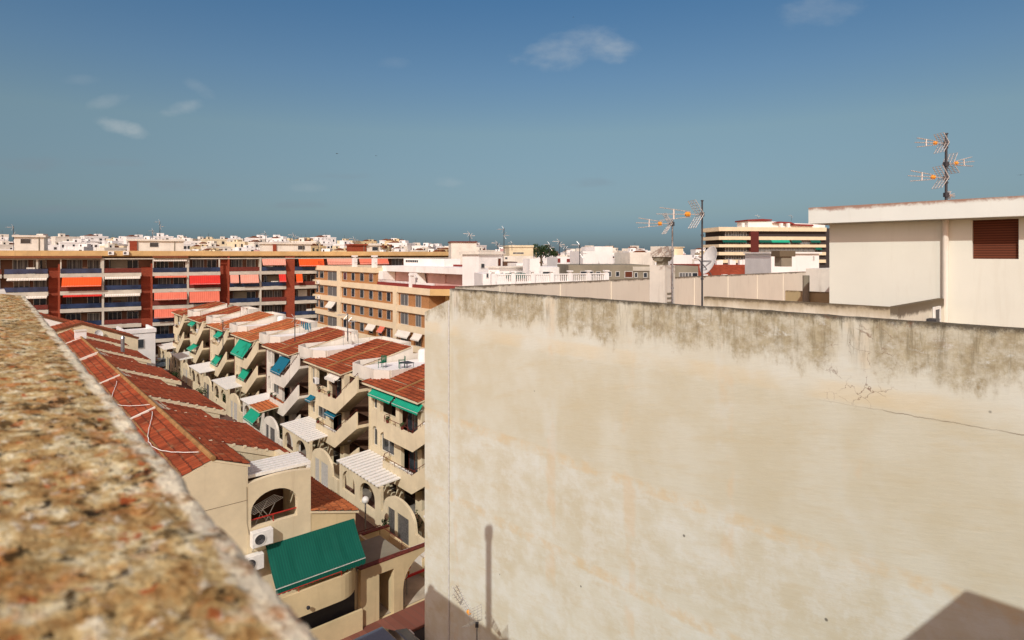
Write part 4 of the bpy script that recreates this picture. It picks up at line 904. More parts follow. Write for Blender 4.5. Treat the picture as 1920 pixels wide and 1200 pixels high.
for nm in ('A', 'B_', 'C', 'D'):
    a, b2 = cols[nm]; top = 16.0 if nm in 'AB_' else 17.3; y0 = 1.1 if nm in ('A', 'B_') else -.15
    if nm == 'C': y0 = .9
    m = MB(); m.box(a-.05, b2+.05, y0, 1.9, 0, 17.2 if nm not in ('A', 'B_') else 15.4); m.box(b2-.28, b2+.02, -.2, y0, 0, top if nm != 'D' else 17.2); o2 = m.build('brick_pillar', 'brickr', blk)
edges = [-60, 10, 90, 113, 192, 266, 286, 351, 413, 430, 487, 536, 552, 600, 660, 720, 790, 868]
bays = [(-60, 4), (8, 91), (113, 192.5), (194, 265), (286, 351), (353.5, 413), (430, 487), (489, 536), (552, 607), (609, 668), (670, 730), (733, 868)]
lobby = random.Random(3)
for bi, (a, b2) in enumerate(bays):
    x0, x1 = tb(a), tb(b2)
    for fi, zf in enumerate(ZT):
        m = MB(); m.box(x0, x1, -.35, -.17, zf-.28, zf+.34); m.box(x0, x1, -.169, 1.89, zf-.12, zf+.05); m.tube(((x0+x1)/2, -.36, zf-.1), ((x0+x1)/2, -.5, zf-.1), .05, 6)
        m.build('balcony_slab', 'slab', blk)
        m = MB(); m.box(x0+.05, x1-.05, -.3, -.27, zf+.4, zf+1.15); 
        if a < 868: m.build('railing', 'glassb' if (bi+fi) % 3 else 'rust', blk)
        zc = ZT[fi-1]-.35 if fi else 16.95
        if a > 560 and fi > 0: continue
        if lobby.random() < .45 and a < 600: m = MB(); q = x0+lobby.uniform(.6, 1.5); m.box(q, q+lobby.uniform(1.2, 2.8), 1.60, 1.69, zf+.1, zc-.25); m.build('shutter', lobby.choice(['whitep', 'brownwall', 'shadegrey', 'whitep']), blk)
        if lobby.random() < .5 and a < 600:
            m = MB(); q = x0+lobby.uniform(.8, max(1, x1-x0-2)); m.box(q, q+lobby.uniform(.5, 1.3), .5, 1.1, zf+.05, zf+lobby.uniform(.7, 1.5)); m.build('balcony_furniture', lobby.choice(['wplast', 'gplast', 'brownwall', 'whitecl']), blk)
        w_ = (x1-x0); wa = x0+.5+lobby.random()*.4; ww = min(2.3, w_*.36)
        window(blk, wa, wa+ww, zf+.15, zc-.25, 1.7, .05, 2, 'frame', lobby.choice(['curtain', 'curtain', 'glass']))
        window(blk, x1-.5-ww*.85, x1-.5, zf+.15+.7*lobby.choice([0, 1]), zc-.3, 1.7, .05, 1, 'frame', lobby.choice(['curtain', 'curtain', 'glass']))
for px in (193.2, 352.2, 488):
    x = tb(px); m = MB(); m.box(x-.16, x+.16, -.34, 1.89, 2, 17.0); m.build('balcony_pier', 'slab', blk)
m = MB()
for (a, b2) in ((-60, 192), (286, 353)): m.prism([(-.75, 16.95), (-.3, 17.2), (-.3, 17.32), (-.75, 17.05)], tb(a), tb(b2), 'x')
m.build('eave_tiles', 'tileo', blk)
m = MB(); m.box(TL, TR, -.25, -.05, 16.75, 16.93); m.build('lintel', 'slab', blk)
for i, (a, b2) in enumerate(((113, 192.5), (286, 351), (353.5, 413), (489, 536))):
    m = MB(); m.box(tb(a), tb(a)+.18, -.2, 0, 14.4, 16.74); m.box(tb(b2)-.3, tb(b2)-.05, -.2, 0, 14.4, 16.74); m.build('loggia_frame', 'slab', blk)
m = MB(); m.box(tb(68), tb(72), -.2, .1, 14.4, 16.74); m.build('loggia_frame', 'slab', blk)
for (a, b2, f, out, drop, mat) in [(117, 191, 1, .9, 1.35, 'orange'), (14, 89, 1, .5, .2, 'whitecl'), (45, 89, 2, .5, .2, 'whitecl'), (197, 263, 1, .5, .2, 'whitecl'), (197, 263, 2, .6, .25, 'whitecl'),
      (290, 350, 1, .3, .12, 'salmon'), (289, 350, 2, .9, 1.1, 'salmon'), (289, 350, 3, .9, 1.3, 'salmon'), (355, 412, 1, .8, 1.45, 'red'), (355, 411, 2, .7, 1.75, 'salmon'),
      (431, 447, 1, .7, 1.3, 'rose'), (450, 484, 1, .8, 1.35, 'rose'), (491, 534, 0, .9, 1.0, 'rose'), (559, 606, 0, .8, 1.25, 'orange'), (612, 664, 0, .8, 1.0, 'rose'), (672, 726, 0, .8, 1.0, 'salmon'), (288, 350, 0, .4, .15, 'whitecl'),
      (119, 191, 2, .4, .12, 'red'), (522, 535, 1, .8, 1.3, 'red'), (554, 566, 1, .7, 1.5, 'orange')]:
    zt_ = (16.72 if f == 0 else ZT[f-1]-.3); awning(blk, tb(a), tb(b2), -.36, zt_, out, drop, mat, bar=drop > .5)
o2 = ac_unit(blk, tb(203), 17.5, -.3); o2 = ac_unit(blk, tb(231), 17.5, -.3)
def block_hut(a, b2, ztop, y, lab, mat='whitep', dark=None, brickpart=None):
    h2 = empty('rooftop_hut', PA + BD*tb(a) + BN*y, RZB, lab, 'building', 'huts on the roof of the brick block'); L = tb(b2)-tb(a)
    m = MB(); m.box(0, L, 0, 4.2, 17.5, ztop-.3); m.build('wall', mat, h2); m = MB(); m.box(-.25, L+.25, -.3, 4.5, ztop-.3+.001, ztop); m.build('roof_slab', mat, h2)
    if dark: window(h2, dark*L, dark*L+1.4, ztop-1.4, ztop-.55, -.15, .1, 0)
    if brickpart: m = MB(); m.box(brickpart[0]*L, brickpart[1]*L, -.25, -.004, 17.5, ztop-.29); m.build('brick_panel', 'brickr', h2)
    m = MB(); m.tube((L*.83, -.08, 17.5), (L*.83, -.08, ztop-.3), .06, 6); m.build('drainpipe', 'shadegrey', h2)
block_hut(17, 75, 20.75, 4, 'white hut at the far left of the block roof, with a square dark window', dark=.2)
block_hut(238, 346, 20.3, 4, 'widest white hut on the block roof, with an orange brick panel at its left end', dark=.38, brickpart=(.03, .16))
block_hut(499, 591, 19.95, 4, 'white hut on the block roof with a red door panel, right of the middle', dark=.72, brickpart=(.2, .27))
block_hut(668, 695, 19.8, 3, 'red brick cube hut on the block roof', 'brickr')
block_hut(696, 722, 19.8, 3.2, 'small white hut against the red brick cube on the block roof', dark=.4)
for (px, pt, zb, lab) in [(300, 415, 20.3, 'tallest thin aerial on the left skyline, above the widest white hut'), (505, 437, 19.95, 'reddish aerial left end of the hut with the red door'), (560, 440, 19.95, 'thin aerial on the hut with the red door'),
                     (607, 450, 17.5, 'plain dark pole rising from the block roof right of the huts'), (14, 424, 17.5, 'aerial at the far left edge over the block roof'), (676, 447, 19.8, 'short aerial on the red brick cube hut'), (286, 432, 20.3, 'short reddish aerial beside the tallest one')]:
    P_ = PA + BD*tb(px) + BN*4.6; zt_ = H-(pt-HOR)/FPX*P_.y; far_antenna(Vector((P_.x, P_.y, zb)), max(.8, zt_-zb), lab, random.uniform(2.4, 3.6), .9)
# ------------------------------------------------------------------ beige building with tan brick window bands
QA = Vector((-39.8, 120, 0)); QB = Vector((-13.1, 87, 0)); QD = (QB-QA).normalized(); RZQ = math.atan2(QD.y, QD.x)
def tq(px): k = (px-960)/FPX; return (k*QA.y-QA.x)/(QD.x-k*QD.y)
bb2 = empty('apartment_building', QA, RZQ, 'beige apartment building with tan brick window bands, right of the red brick block', 'building')
x703, xe = tq(703), tq(806); Dz = lambda D: H-D
lev = [(2.08, 2.95), (4.83, 5.75), (7.7, 8.62), (10.55, 11.45), (13.4, 14.3)]
m = MB(); m.box(.5, x703-.2, .35, 10, 0, Dz(2.3)); m.box(x703-.2+.001, xe-.8, .35, 10, 0, Dz(5.0)); m.build('brick_band', 'brickb', bb2)
for i, (a, b2) in enumerate(lev):
    B(0, x703 if i == 0 else xe, 0, 10.2, Dz(b2), Dz(a)).build('band', 'beige', bb2)
m = MB()
for px in ((632, 638), (737, 744)):
    m.box(tq(px[0]), tq(px[1]), -.06, .34, 0, Dz(2.15 if px[0] < 700 else 4.9))
m.build('pilaster', 'beige', bb2)
wins = [(597, 604), (612, 629), (641, 647), (656, 662), (672, 679), (689, 696), (706, 713), (722, 729), (748, 762), (776, 786), (590, 594)]
for fi in range(4):
    za, zb = Dz(lev[fi+1][0]), Dz(lev[fi][1])
    for (a, b2) in wins:
        if fi == 0 and a > 700: continue
        big = (b2-a) > 9
        window(bb2, tq(a), tq(b2), za+.02 if big else za+.35, zb-.15, .3, -.02, 1 if big else 0, 'frame', 'glass' if not big else 'curtain')
awning(bb2, tq(617), tq(630), -.05, Dz(8.65), .8, 1.0, 'whitecl')
o = ac_unit(bb2, tq(597), Dz(5.6), 0); o = ac_unit(bb2, tq(598), Dz(8.5), 0)
for (a, b2) in ((690, 705), (712, 722), (746, 770), (776, 792)): awning(bb2, tq(a), tq(b2), -.02, Dz(11.45), .6, .8, 'whitecl' if a != 712 else 'salmon')
# right chamfer with canopy, terrace rail and urns
m = MB(); m.prism([(xe, 0), (xe+5, 4.5), (xe+5, 10), (xe, 10)], Dz(5.75), Dz(4.83)); m.prism([(xe-.7, 3), (xe+4, 6), (xe+4, 10), (xe-.7, 10)], 0, Dz(5.76)); m.build('corner_band', 'ochre', bb2)
m = MB(); m.box(x703+.1, xe-.3, .35, .55, Dz(4.83), Dz(4.35)); m.prism([(xe-.3, .35), (xe+4.6, 4.4), (xe+4.5, 4.6), (xe-.3, .55)], Dz(4.83), Dz(4.35)); m.build('red_parapet', 'maroon', bb2)
m = MB()
for i in range(26): x = x703+.3+i*.42; m.tube((x, .45, Dz(4.35)), (x, .45, Dz(3.95)), .02, 4)
m.tube((x703+.3, .45, Dz(3.95)), (x703+.3+25*.42, .45, Dz(3.95)), .025, 4)
for i in range(40): x = .6+i*.42; m.tube((x, .4, Dz(2.08)), (x, .4, Dz(1.3)), .02, 4)
m.tube((.6, .4, Dz(1.3)), (x703-.2, .4, Dz(1.3)), .03, 4)
m.build('terrace_rail', 'rust', bb2)
for px, zb, nm in ((767, 4.83, 0), (836, 4.35, 1), (660, 2.08, 2), (697, 2.08, 3)):
    x = min(tq(px), xe+3.5); y = .5 if px < 810 else 3.4
    m = MB(); m.box(x-.35, x+.35, y-.35, y+.35, Dz(zb), Dz(zb)+1.5); m.box(x-.2, x+.2, y-.2, y+.2, Dz(zb)+1.5, Dz(zb)+1.75); m.box(x-.4, x+.4, y-.4, y+.4, Dz(zb)+1.75, Dz(zb)+2.0); o = m.build('parapet_pier', 'whiteb', bb2)
# pink penthouse on it
ph = empty('rooftop_penthouse', QA, RZQ, 'pink-walled penthouse with a white flat canopy on the roof of the beige building', 'building')
m = MB(); m.wall(x703+.05, xe+7, Dz(4.8), Dz(2.65), 3.0, 3.2, [(tq(762), tq(762)+1.3, Dz(4.75), Dz(2.9), 0), (tq(801), tq(801)+1.2, Dz(4.1), Dz(2.9), 0)]); m.box(x703+.05, xe+7, 3.21, 9, Dz(4.8), Dz(2.65)); m.build('wall', 'pink', ph)
m = MB(); m.box(x703-.3, xe+7.5, 1.4, 9.5, Dz(2.64), Dz(1.75)); m.build('canopy', 'whiteb', ph)
B(x703-.2, x703+1.4, .7, 2.9, Dz(4.8), Dz(2.66)).build('white_wall', 'whiteb', ph); m = MB(); m.prism([(x703+8.5, Dz(4.8)), (x703+11.5, Dz(4.8)), (x703+10.8, Dz(2.66)), (x703+8.6, Dz(2.66))], 1.5, 2.9, 'y'); m.build('white_wall', 'whiteb', ph)
m = MB(); m.box(x703+2, xe-.6, 1.0, 1.15, Dz(4.8), Dz(4.1)); m.build('low_wall', 'whiteb', ph)
m = MB(); m.box(x703+.5, x703+13, 5, 8, Dz(1.749), Dz(.6)); m.box(x703+14, xe+8, 6, 6.3, Dz(1.74), Dz(1.45), 1); m.build('roof_hut', ['whiteb', 'maroon'], ph)
window(ph, x703+1.2, x703+5.4, Dz(1.25), Dz(.8), 4.9, .05, 6, 'wplast', 'glass')
# ------------------------------------------------------------------ middle-distance buildings described by bearing, distance and height
def blockhouse(name, xa, xb, Y, ztop, rz, dep, mat, lab, wins=(), zb=0, par=0, parmat=None, cat='building', group=None, yaw=None):
    a = at(xa, HOR, Y); L = (xb-xa)/FPX*Y/max(.3, math.cos(rz)+math.sin(rz)*0); a.z = 0
    h2 = empty(name, a, rz, lab, cat, group)
    m = MB(); m.box(0, L, 0, dep, zb, ztop); m.build('wall', mat, h2)
    if par: m = MB(); m.box(-.15, L+.15, -.2, dep, ztop+.001, ztop+par); m.build('roof_slab', parmat or mat, h2)
    for (u0, u1, z0, z1, *r) in wins: window(h2, u0*L, u1*L, z0, z1, -.12, .07, r[0] if r else 0, r[2] if len(r) > 2 else 'frame', r[1] if len(r) > 1 else 'glass')
    return h2, L
zy = lambda y, Y: H-(y-HOR)/FPX*Y
def corner_house(px, Y, la, lb, ztop, mat, label, fascia=.4, zb=0, fm='whitep', wl=(), wr=(), cat='building'):
    c_ = at(px, HOR, Y); c_.z = 0; h2 = empty('white_house', c_, RZA, label, cat); hr = None
    B(-la, 0, 0, lb, zb, ztop).build('wall', mat, h2); B(-la-.25, .25, -.25, lb+.25, ztop+.001, ztop+fascia).build('roof_slab', fm, h2)
    for (a, b2, z0, z1) in wl: window(h2, -la*a, -la*b2, z0, z1, -.1, .05, 0)
    for (a, b2, z0, z1, mt_) in wr:
        f = B(.001, .06, lb*a, lb*b2, z0, z1).build('window', 'frame', h2); B(.061, .075, lb*a+.06, lb*b2-.06, z0+.06, z1-.06).build('pane', mt_, f)
    return h2
corner_house(898, 68, 3.1, 3.5, zy(477, 68), 'whiteb', 'white corner house with a thin flat roof, next to the tall cream tower', .35, wr=[(.07, .22, zy(503, 68), zy(494, 68), 'glass'), (.78, .92, zy(500, 68), zy(484, 68), 'shutter')])
corner_house(936, 60, 1.7, 5.0, zy(502, 60), 'whiteb', 'lower white house whose stepped side wall stands right of the corner house', .12, wr=[(.02, .1, zy(517, 60), zy(511, 60), 'glass'), (.45, .6, zy(517, 60), zy(511, 60), 'glass')])
h2, L = blockhouse('stair_tower', 846, 893, 108, zy(454.5, 108), .2, 5, 'whitep', 'tall cream stair tower block rising behind the white house on the middle skyline', [], par=.2, parmat='rust')
h2, L = blockhouse('white_house', 905, 985, 58, zy(514, 58), .2, 6, 'whiteb', 'white house with a pale green awning strip, over the left end of the big wall', [(.08, .14, zy(520, 60), zy(511, 60)), (.62, .74, zy(517, 60), zy(510, 60))])
awning(h2, 2.2, 4.2, -.1, zy(515, 58)+.1, .4, .3, 'green', bar=False)
blockhouse('white_house', 968, 1013, 66, zy(494, 66), .2, 5, 'whiteb', 'plain white cube house in the middle distance', [])
blockhouse('white_house', 993, 1012, 58, zy(485, 58), .2, 3, 'whiteb', 'narrow white tower in front of the plain white cube', [])
blockhouse('white_house', 1010, 1082, 64, zy(501, 64), .2, 6, 'whiteb', 'low white terrace building with a dark opening, behind the balustrade', [(.1, .3, zy(514, 64), zy(509, 64)), (.85, .95, zy(513, 64), zy(506, 64))])
blockhouse('white_house', 945, 1000, 110, zy(480, 110), .2, 8, 'whitep', 'white flat house with a small dark window beyond the brown door terrace', [(.03, .12, zy(486, 110), zy(482, 110))])
blockhouse('cream_house', 955, 1000, 150, zy(463.5, 150), .2, 8, 'cream', 'cream house topping the middle skyline left of the dark tree', [(.15, .6, zy(476, 150), zy(473, 150), 2)], par=.5)
blockhouse('brown_roof_house', 945, 970, 85, zy(491, 85), .2, 5, 'brownwall', 'brown-walled low roof between the white houses in the middle', [])
blockhouse('white_house', 1045, 1095, 120, zy(482, 120), .2, 8, 'whiteb', 'white house with dark red window panels in the middle distance', [(.0, .12, zy(493, 120), zy(484, 120), 0, 'maroon'), (.35, .9, zy(492, 120), zy(485, 120), 2, 'maroon')])
blockhouse('white_house', 1093, 1123, 95, zy(471, 95), .2, 7, 'whiteb', 'bright white block left of the stepped white tower', [])
blockhouse('white_house', 1115, 1150, 98, zy(462, 98), .2, 7, 'whiteb', 'stepped bright white tower right of the middle skyline', [])
blockhouse('white_house', 1181, 1226, 100, zy(473, 100), .2, 7, 'whitep', 'white block partly hidden by the square chimney', [])
blockhouse('white_house', 1262, 1282, 90, zy(464, 90), .2, 5, 'cream', 'cream turret with a flat slab roof right behind the shorter aerial', [], par=.1)
blockhouse('white_house', 1262, 1300, 85, zy(478, 85), .2, 5, 'whiteb', 'row of low white rooftop shapes between the two aerials', [])
hh, L = blockhouse('grey_building', 1066, 1222, 58, zy(497, 58), .06, 8, 'shadegrey', 'long grey-olive building with a row of small dark windows behind the balustrade', [(.14, .30, zy(519, 58), zy(508, 58)), (.33, .39, zy(519, 58), zy(509, 58)), (.47, .52, zy(519, 58), zy(509, 58)), (.57, .62, zy(519, 58), zy(509, 58)), (.68, .78, zy(521, 58), zy(508.5, 58), 0, 'shutter'), (.80, .84, zy(521, 58), zy(511, 58)), (.91, .96, zy(521, 58), zy(511, 58))])
m = MB(); m.box(L*.78, L, -.1, .0, zy(508, 58), zy(500, 58)); m.build('grey_panel', 'slab', hh)
blockhouse('grey_building', 1264, 1310, 62, zy(499, 62), .06, 6, 'shadegrey', 'small grey building with a white rail, between the square chimney and the red brick parapet', [(.2, .72, zy(520, 62), zy(511, 62), 3, 'curtain'), (.74, .98, zy(520, 62), zy(511, 62))])
h2, L = blockhouse('brick_building', 1309, 1532, 70, zy(497, 70), .1, 9, 'brickr', 'low red brick building front with white vents, seen over the pale roof wall', [])
for i, (a, b2) in enumerate(((.03, .07), (.2, .24), (.28, .37), (.56, .8))): m = MB(); m.box(a*L, b2*L, -.5, -.02, zy(519, 70), zy(514.5, 70)); m.build('vent', 'wplast', h2)
for i, px in enumerate((1360, 1366, 1386, 1392, 1406, 1413)): B((px-1309)/223*L, (px-1309)/223*L+.38, 2, 2.5, zy(497, 70)+.001, zy(489-(i % 3), 70)).build('chimney', 'whiteb', h2)
h2, L = blockhouse('white_house', 1446, 1538, 50, zy(475.5, 50), .05, 5, 'whiteb', 'white roof structure with an overhanging slab in front of the tan striped block', [(.3, .4, zy(499, 50), zy(484, 50)), (.87, .9, zy(488, 50), zy(480, 50))], par=.12)
h2, L = blockhouse('chimney', 1462, 1493, 33, zy(470, 33)-.001, .1, .9, 'grime1', 'squat stained chimney cap in front of the tan striped block', [], zb=zy(481, 33), cat='chimney')
m = MB(); m.box(.15, L-.15, .1, .8, zy(500, 33), zy(481, 33)-.001); m.build('neck', 'shadegrey', h2)
# tan striped block
Y = 205; TZ = [zy(q, Y) for q in (425.5, 433, 443, 449.5, 458, 463.5, 472.5, 478.5, 487, 493)]
tn = empty('apartment_tower', at(1347, HOR, Y)*1, .12, 'tan striped apartment tower with green awnings and a dark brick shaft', 'building'); tn.location.z = 0
Ls = 208/FPX*Y; e = lambda px: (px-1347)/208*Ls
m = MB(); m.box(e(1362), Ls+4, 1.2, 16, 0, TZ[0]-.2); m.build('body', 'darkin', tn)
for i in range(5):
    for (a, b2) in ((1348, 1411), (1427, 1565)):
        if i == 0 and a == 1427: continue
        B(e(a), e(b2 if i else 1565), 0 if a == 1348 else .3, 14, TZ[2*i+1], TZ[2*i]).build('balcony_band', 'beige', tn)
m = MB(); m.box(e(1411)+.01, e(1427)-.01, -.1, 1.19, 0, TZ[1]-.02); m.build('brick_shaft', plain('dark_brown_brick', hexc('5a241c'), .9), tn)
for (a, b2, f, mat) in [(1355, 1376, 1, 'green'), (1376, 1402, 1, 'green'), (1428, 1453, 1, 'green'), (1453, 1489, 1, 'greenl'), (1493, 1513, 1, 'green'), (1532, 1552, 1, 'green'), (1542, 1555, 2, 'green')]:
    awning(tn, e(a), e(b2), .25, TZ[2*f+1]-.02, .7, .75, mat, bar=False)
for f in range(4):
    for i in range(9):
        px = 1430+i*13.5
        if f in (1, 2): window(tn, e(px), e(px+12), TZ[2*f+2]+.1, TZ[2*f+1]-.15, 1.15, -.02, 3, 'frame', 'curtain')
    for i in range(3): window(tn, e(1364+i*15), e(1376+i*15), TZ[2*f+2]+.1, TZ[2*f+1]-.15, 1.15, -.02, 1, 'frame', 'glass')
m = MB(); m.prism([(e(1418), TZ[0]), (Ls+4, TZ[0]), (Ls+4, zy(418, Y)), (e(1505), zy(416, Y)), (e(1466), zy(413, Y)), (e(1418), zy(413, Y))], 4, 12, 'y'); m.build('roof_house', 'whiteb', tn)
m = MB(); m.prism([(e(1415), zy(413, Y)+.01), (e(1464), zy(412, Y)), (e(1466), zy(409.5, Y)), (e(1445), zy(408.5, Y)), (e(1415), zy(410, Y))], 3.5, 12.5, 'y'); m.prism([(e(1466), zy(416, Y)), (e(1513), zy(419, Y)), (e(1503), zy(414.5, Y)), (e(1478), zy(413.5, Y))], 3, 12, 'y'); m.prism([(e(1505), zy(421, Y)), (e(1550), zy(422, Y)), (e(1548), zy(419, Y)), (e(1507), zy(418, Y))], 3, 12, 'y'); m.build('red_roof', 'maroon', tn)
m = MB(); [m.box(e(px), e(px)+.9, 2, 3, TZ[0], zy(417, Y)) for px in (1400, 1412, 1478, 1492)]; m.build('roof_vent', 'whiteb', tn)
# white balustrade on the neighbouring roof, over the big wall
bal = empty('balustrade', at(925, HOR, 46), .30, 'white balustrade with square piers along the neighbouring roof above the big wall', 'fence'); bal.location.z = 0
L = 9.5; zb = zy(528.5, 46)
m = MB(); m.box(0, L, 0, .15, zb-1.0, zb); m.box(0, L, -.02, .17, zb+.5, zb+.58); [m.box(i*.16, i*.16+.07, .04, .11, zb, zb+.5) for i in range(int(L/.16))]; m.build('rail', 'whiteb', bal)
for i in range(7): x = i*L/6; m = MB(); m.box(x-.17, x+.17, -.12, .24, zb-1, zb+.6); m.box(x-.1, x+.1, -.05, .17, zb+.6, zb+.72); m.box(x-.2, x+.2, -.15, .27, zb+.72, zb+.82); m.build('pier', 'whiteb', bal)
for (px, pt, pb, Y, lab) in [(881, 438, 453, 84, 'aerial on the tall cream stair tower block'), (945, 428, 475, 70, 'tall slim aerial standing alone in the middle of the skyline'), (933, 455, 476, 90, 'dark short aerial left of the tall slim one'), (960, 455, 470, 120, 'small reddish aerial over the cream skyline house'),
                            (1031, 458, 478, 80, 'aerial at the left foot of the dark tree'), (1049, 452, 475, 82, 'aerial right of the dark tree with crossed bars'), (1060, 461, 480, 85, 'low aerial right of the crossed-bar one'), (1087, 457, 520, 60, 'very thin tall pole aerial left of the stepped white tower'), (1421, 404, 410, 205, 'tiny aerial on the red roof of the tan tower'), (1484, 404, 414, 205, 'tiny pole on the right part of the tan tower roof'),
                            (1140, 470, 480, 110, 'low aerial beside the stepped white tower'), (418, 600, 655, 64, 'thin roof aerial among the right-hand terraces, above the fourth house'), (553, 595, 640, 57, 'thin roof aerial rising from the white roof terrace of the third house'), (652, 588, 640, 52, 'thin roof aerial in front of the beige building')]:
    P_ = at(px, pb, Y); far_antenna(P_, (pb-pt)/FPX*Y, lab, random.uniform(2.3, 3.8), .7)
# ------------------------------------------------------------------ far town
def far_variant(i, rnd):
    m = MB(); w_, d_, h_ = rnd.uniform(8, 14), 10, rnd.uniform(6.5, 9)
    m.box(-w_/2, w_/2, 0, d_, -6, h_, 0)
    m.box(-w_/2-.1, w_/2+.1, -.1, .15, h_, h_+.7, 0); m.box(-w_/2-.1, -w_/2+.15, .151, d_, h_, h_+.7, 0); m.box(w_/2-.15, w_/2+.1, .151, d_, h_, h_+.7, 0)
    a = rnd.uniform(-.4, .1)*w_; ww = rnd.uniform(2.5, 4.5); m.box(a, a+ww, 3, 7, h_, h_+rnd.uniform(2.0, 2.8), 0)
    m.box(a+.6, a+1.4, 2.95, 2.999, h_+.3, h_+1.8, 1)
    if i % 3 == 0: m.box(a+ww+.4, a+ww+2.4, 4, 7, h_, h_+1.6, 2 if i % 2 else 0)
    if i % 4 == 1: m.prism([(-w_/2, h_+.6), (w_/2*.2, h_+.6), (-w_*.2, h_+1.9)], 1, 6, 'y', 2)
    for fl in range(2 if h_ > 7 else 2):
        z = h_-2.3-3*fl; x = -w_/2+.8
        while x < w_/2-1.4:
            k = rnd.random()
            if k < .75: m.box(x, x+rnd.uniform(.8, 1.6), -.04, -.001, z, z+rnd.uniform(1.1, 1.8), 1)
            x += rnd.uniform(1.8, 3.2)
    if i % 2: m.box(-w_/2-.5, w_/2*.3, -.9, -.1, h_-3.2, h_-2.5, 0)
    m.tube((a+1, 4, h_+2), (a+1, 4, h_+rnd.uniform(3.5, 5)), .06, 4, mi=1)
    return m
rnd = random.Random(11); FV = []
tones = [('whiteb', 'bright white'), ('whiteb', 'bright white'), ('whiteb', 'bright white'), ('whitep', 'off-white'), ('cream', 'cream'), ('whitep', 'off-white'), ('whiteb', 'bright white'), ('pink', 'pinkish'), ('whiteb', 'bright white'), ('creamd', 'ochre')]
for i, (mt_, tn_) in enumerate(tones):
    mm = far_variant(i, rnd); o = mm.build('far_house', [mt_, 'glass', 'tileo']); FV.append((o.data, tn_, ['with long windows', 'with front balcony', 'with small roof hut', 'with wide roof hut', 'with tiled corner'][i % 5] if i != 9 else 'with a tile-red side room')); bpy.data.objects.remove(o)
marks = [(60, 'above the leftmost block hut'), (160, 'above the left awnings'), (236, 'left of the widest hut'), (350, 'behind the widest hut'), (430, 'right of the widest hut'), (500, 'between the two middle huts'),
         (600, 'behind the red-door hut'), (668, 'left of the brick cube'), (760, 'right of the brick cube'), (845, 'left of the cream tower'), (950, 'right of the cream tower'), (1040, 'round the dark tree'), (1130, 'left of the stepped tower'), (1225, 'left of the square chimney'), (1350, 'left of the tan tower'), (2000, 'right of the tan tower')]
FAR = []
def place_far(X, Y, rz, sc=1.0):
    me, tn_, ft = rnd.choice(FV); o = bpy.data.objects.new('far_house', me); COL.objects.link(o)
    o.location = (X, Y, terrain(X, Y)); o.rotation_euler = (0, 0, rz); o.scale = (sc, sc, sc)
    px = 960+FPX*X/Y; where = next(w_ for e_, w_ in marks if px < e_); dist = 'near' if Y < 220 else ('farther' if Y < 360 else 'skyline')
    FAR.append((px, o)); tag(o, f'{tn_} house {ft}, {dist} row, {where}', 'house', 'houses of the white town far behind')
for Y in (158, 182, 208, 236, 268, 304, 345, 392, 446, 508, 575):
    X = -.86*Y; 
    while X < .36*Y:
        stp = rnd.uniform(11, 16)*(1+max(0, Y-300)/500)
        if rnd.random() < .93:
            yy = Y+rnd.uniform(-9, 9); xx = X+stp/2
            if not (.30*yy < xx and yy < 240) and not (yy < 200 and xx > -.02*yy) : place_far(xx, yy, rnd.choice([.66, .66, .1, -.3, .9])+rnd.uniform(-.1, .1), rnd.uniform(.85, 1.12)*(1+max(0, Y-300)/900))
        X += stp
byl = {}
for px, o in sorted(FAR, key=lambda q: q[0]): byl.setdefault(o['label'], []).append(o)
for lb, os_ in byl.items():
    if len(os_) > 1:
        for i, o in enumerate(os_): o['label'] = lb + ', ' + ('leftmost' if i == 0 else 'rightmost' if i == len(os_)-1 else ('second', 'third', 'fourth', 'fifth')[min(3, i-1)])
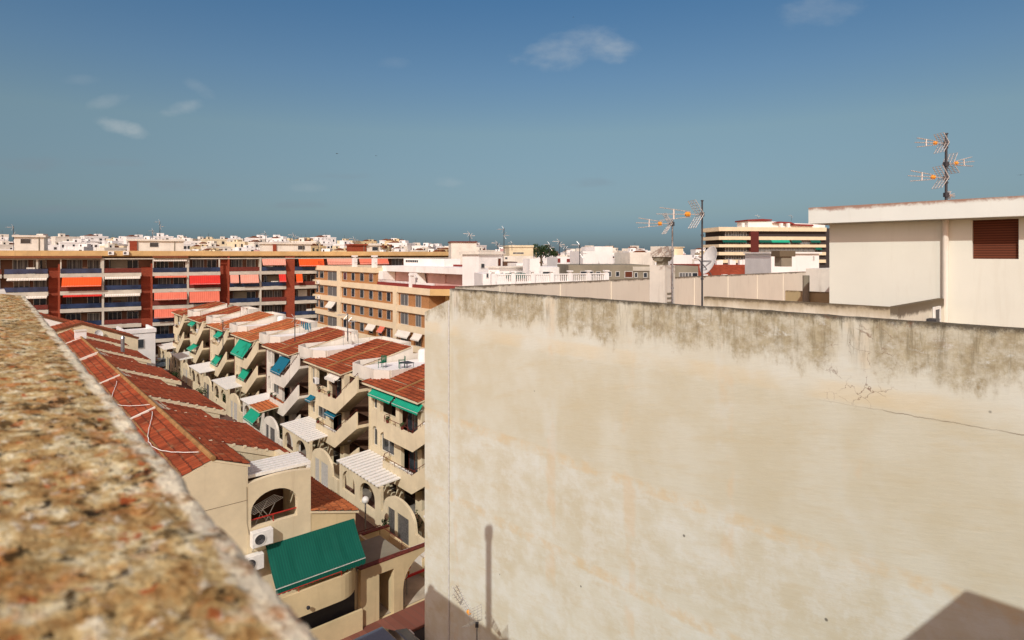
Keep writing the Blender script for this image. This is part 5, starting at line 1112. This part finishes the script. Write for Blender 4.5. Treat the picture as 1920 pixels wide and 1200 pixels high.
# dark tree on the skyline
tr = empty('tree', Vector((at(1015, 470, 170).x, 170, 0)), 0, 'dark green tree breaking the middle of the skyline among the white houses', 'tree')
zc = zy(466, 170); m = MB(); m.tube((0, 0, 0), (0, 0, zc-.5), .4, 8, .25); [m.tube((0, 0, zc-3), (x, y, zc), .15, 6, .05) for x, y in ((2, 0), (-2, .5), (.5, 1.5), (-1, -1))]; m.build('trunk', 'bark', tr)
m = MB(); r2 = random.Random(5); cl = [(0, 0, -.2, 1.1), (-1.5, 0, .1, 1.2), (1.6, .2, .1, 1.15), (.5, 0, -.9, 1.2), (-2.8, .3, -.5, 1.0), (-3.6, 0, -1.2, .8), (3.0, 0, -.8, 1.0), (3.9, -.5, -1.5, .8), (-1.2, -.3, -1.3, 1.2), (2, -.3, -1.5, 1.1)]
for (cx_, cy_, cz_, r) in cl:
    for i in range(420):
        d_ = Vector((r2.gauss(0, 1), r2.gauss(0, 1), r2.gauss(0, 1))).normalized()*r*r2.uniform(.55, 1.12); c_ = Vector((cx_, cy_, zc+cz_))+d_
        a_ = Vector((r2.gauss(0, 1), r2.gauss(0, 1), r2.gauss(0, 1))).normalized()*.17; b_ = a_.orthogonal().normalized()*.11
        m.quad(tuple(c_-a_), tuple(c_+b_), tuple(c_+a_), tuple(c_-b_))
m.build('crown', 'leaf', tr)
# swifts
for (px, py, Y, lab) in [(632, 288, 45, 'dark swift gliding in the left half of the sky, the larger of two'), (705, 292, 60, 'tiny dark swift right of the larger one in the left sky'), (1914, 328, 40, 'dark swift at the right edge of the sky beside the aerial'), (1075, 32, 90, 'tiny dark swift above the big white cloud')]:
    o = empty('bird', at(px, py, Y), random.uniform(0, 3), lab, 'bird')
    m = MB(); m.lathe([(.001, -.09), (.018, -.05), (.022, 0), (.012, .06), (.001, .1)], (0, 0, 0), 8, axis=(1, 0, .1))
    for q in (1, -1): m.prism([(.04, 0), (-.005, .10*q), (-.08, .2*q), (-.03, .1*q), (-.03, 0)], .003, .009)
    m.build('body', 'dark', o)
# potted plants in the lane gardens
for i, (k, x, y, z, lab) in enumerate([(3, 1.8, -1.4, 0, 'leafy bush in the porch arch of the fourth right-hand house'), (2, 8.2, -1.2, 0, 'bush behind the gate screen of the third right-hand house'), (0, 8.6, -1.0, 0, 'bush in the front garden of the nearest right-hand house'), (4, 9.0, -2.8, 0, 'dark shrub in the lane outside the fifth right-hand house'), (5, 6.5, -3.0, 0, 'dark shrub in the lane near the car park')]):
    o = empty('shrub', W2(k, x, y, z), 0, lab, 'shrub'); m = MB(); m.tube((0, 0, 0), (0, 0, .7), .04, 5); m.build('stem', 'bark', o); m = MB()
    for j in range(260):
        c_ = Vector((r2.gauss(0, .3), r2.gauss(0, .3), .9+r2.gauss(0, .28))); a_ = Vector((r2.gauss(0, 1), r2.gauss(0, 1), r2.gauss(0, 1))).normalized()*.1; b_ = a_.orthogonal().normalized()*.05; m.quad(tuple(c_-a_), tuple(c_+b_), tuple(c_+a_), tuple(c_-b_))
    m.build('foliage', 'leaf', o)
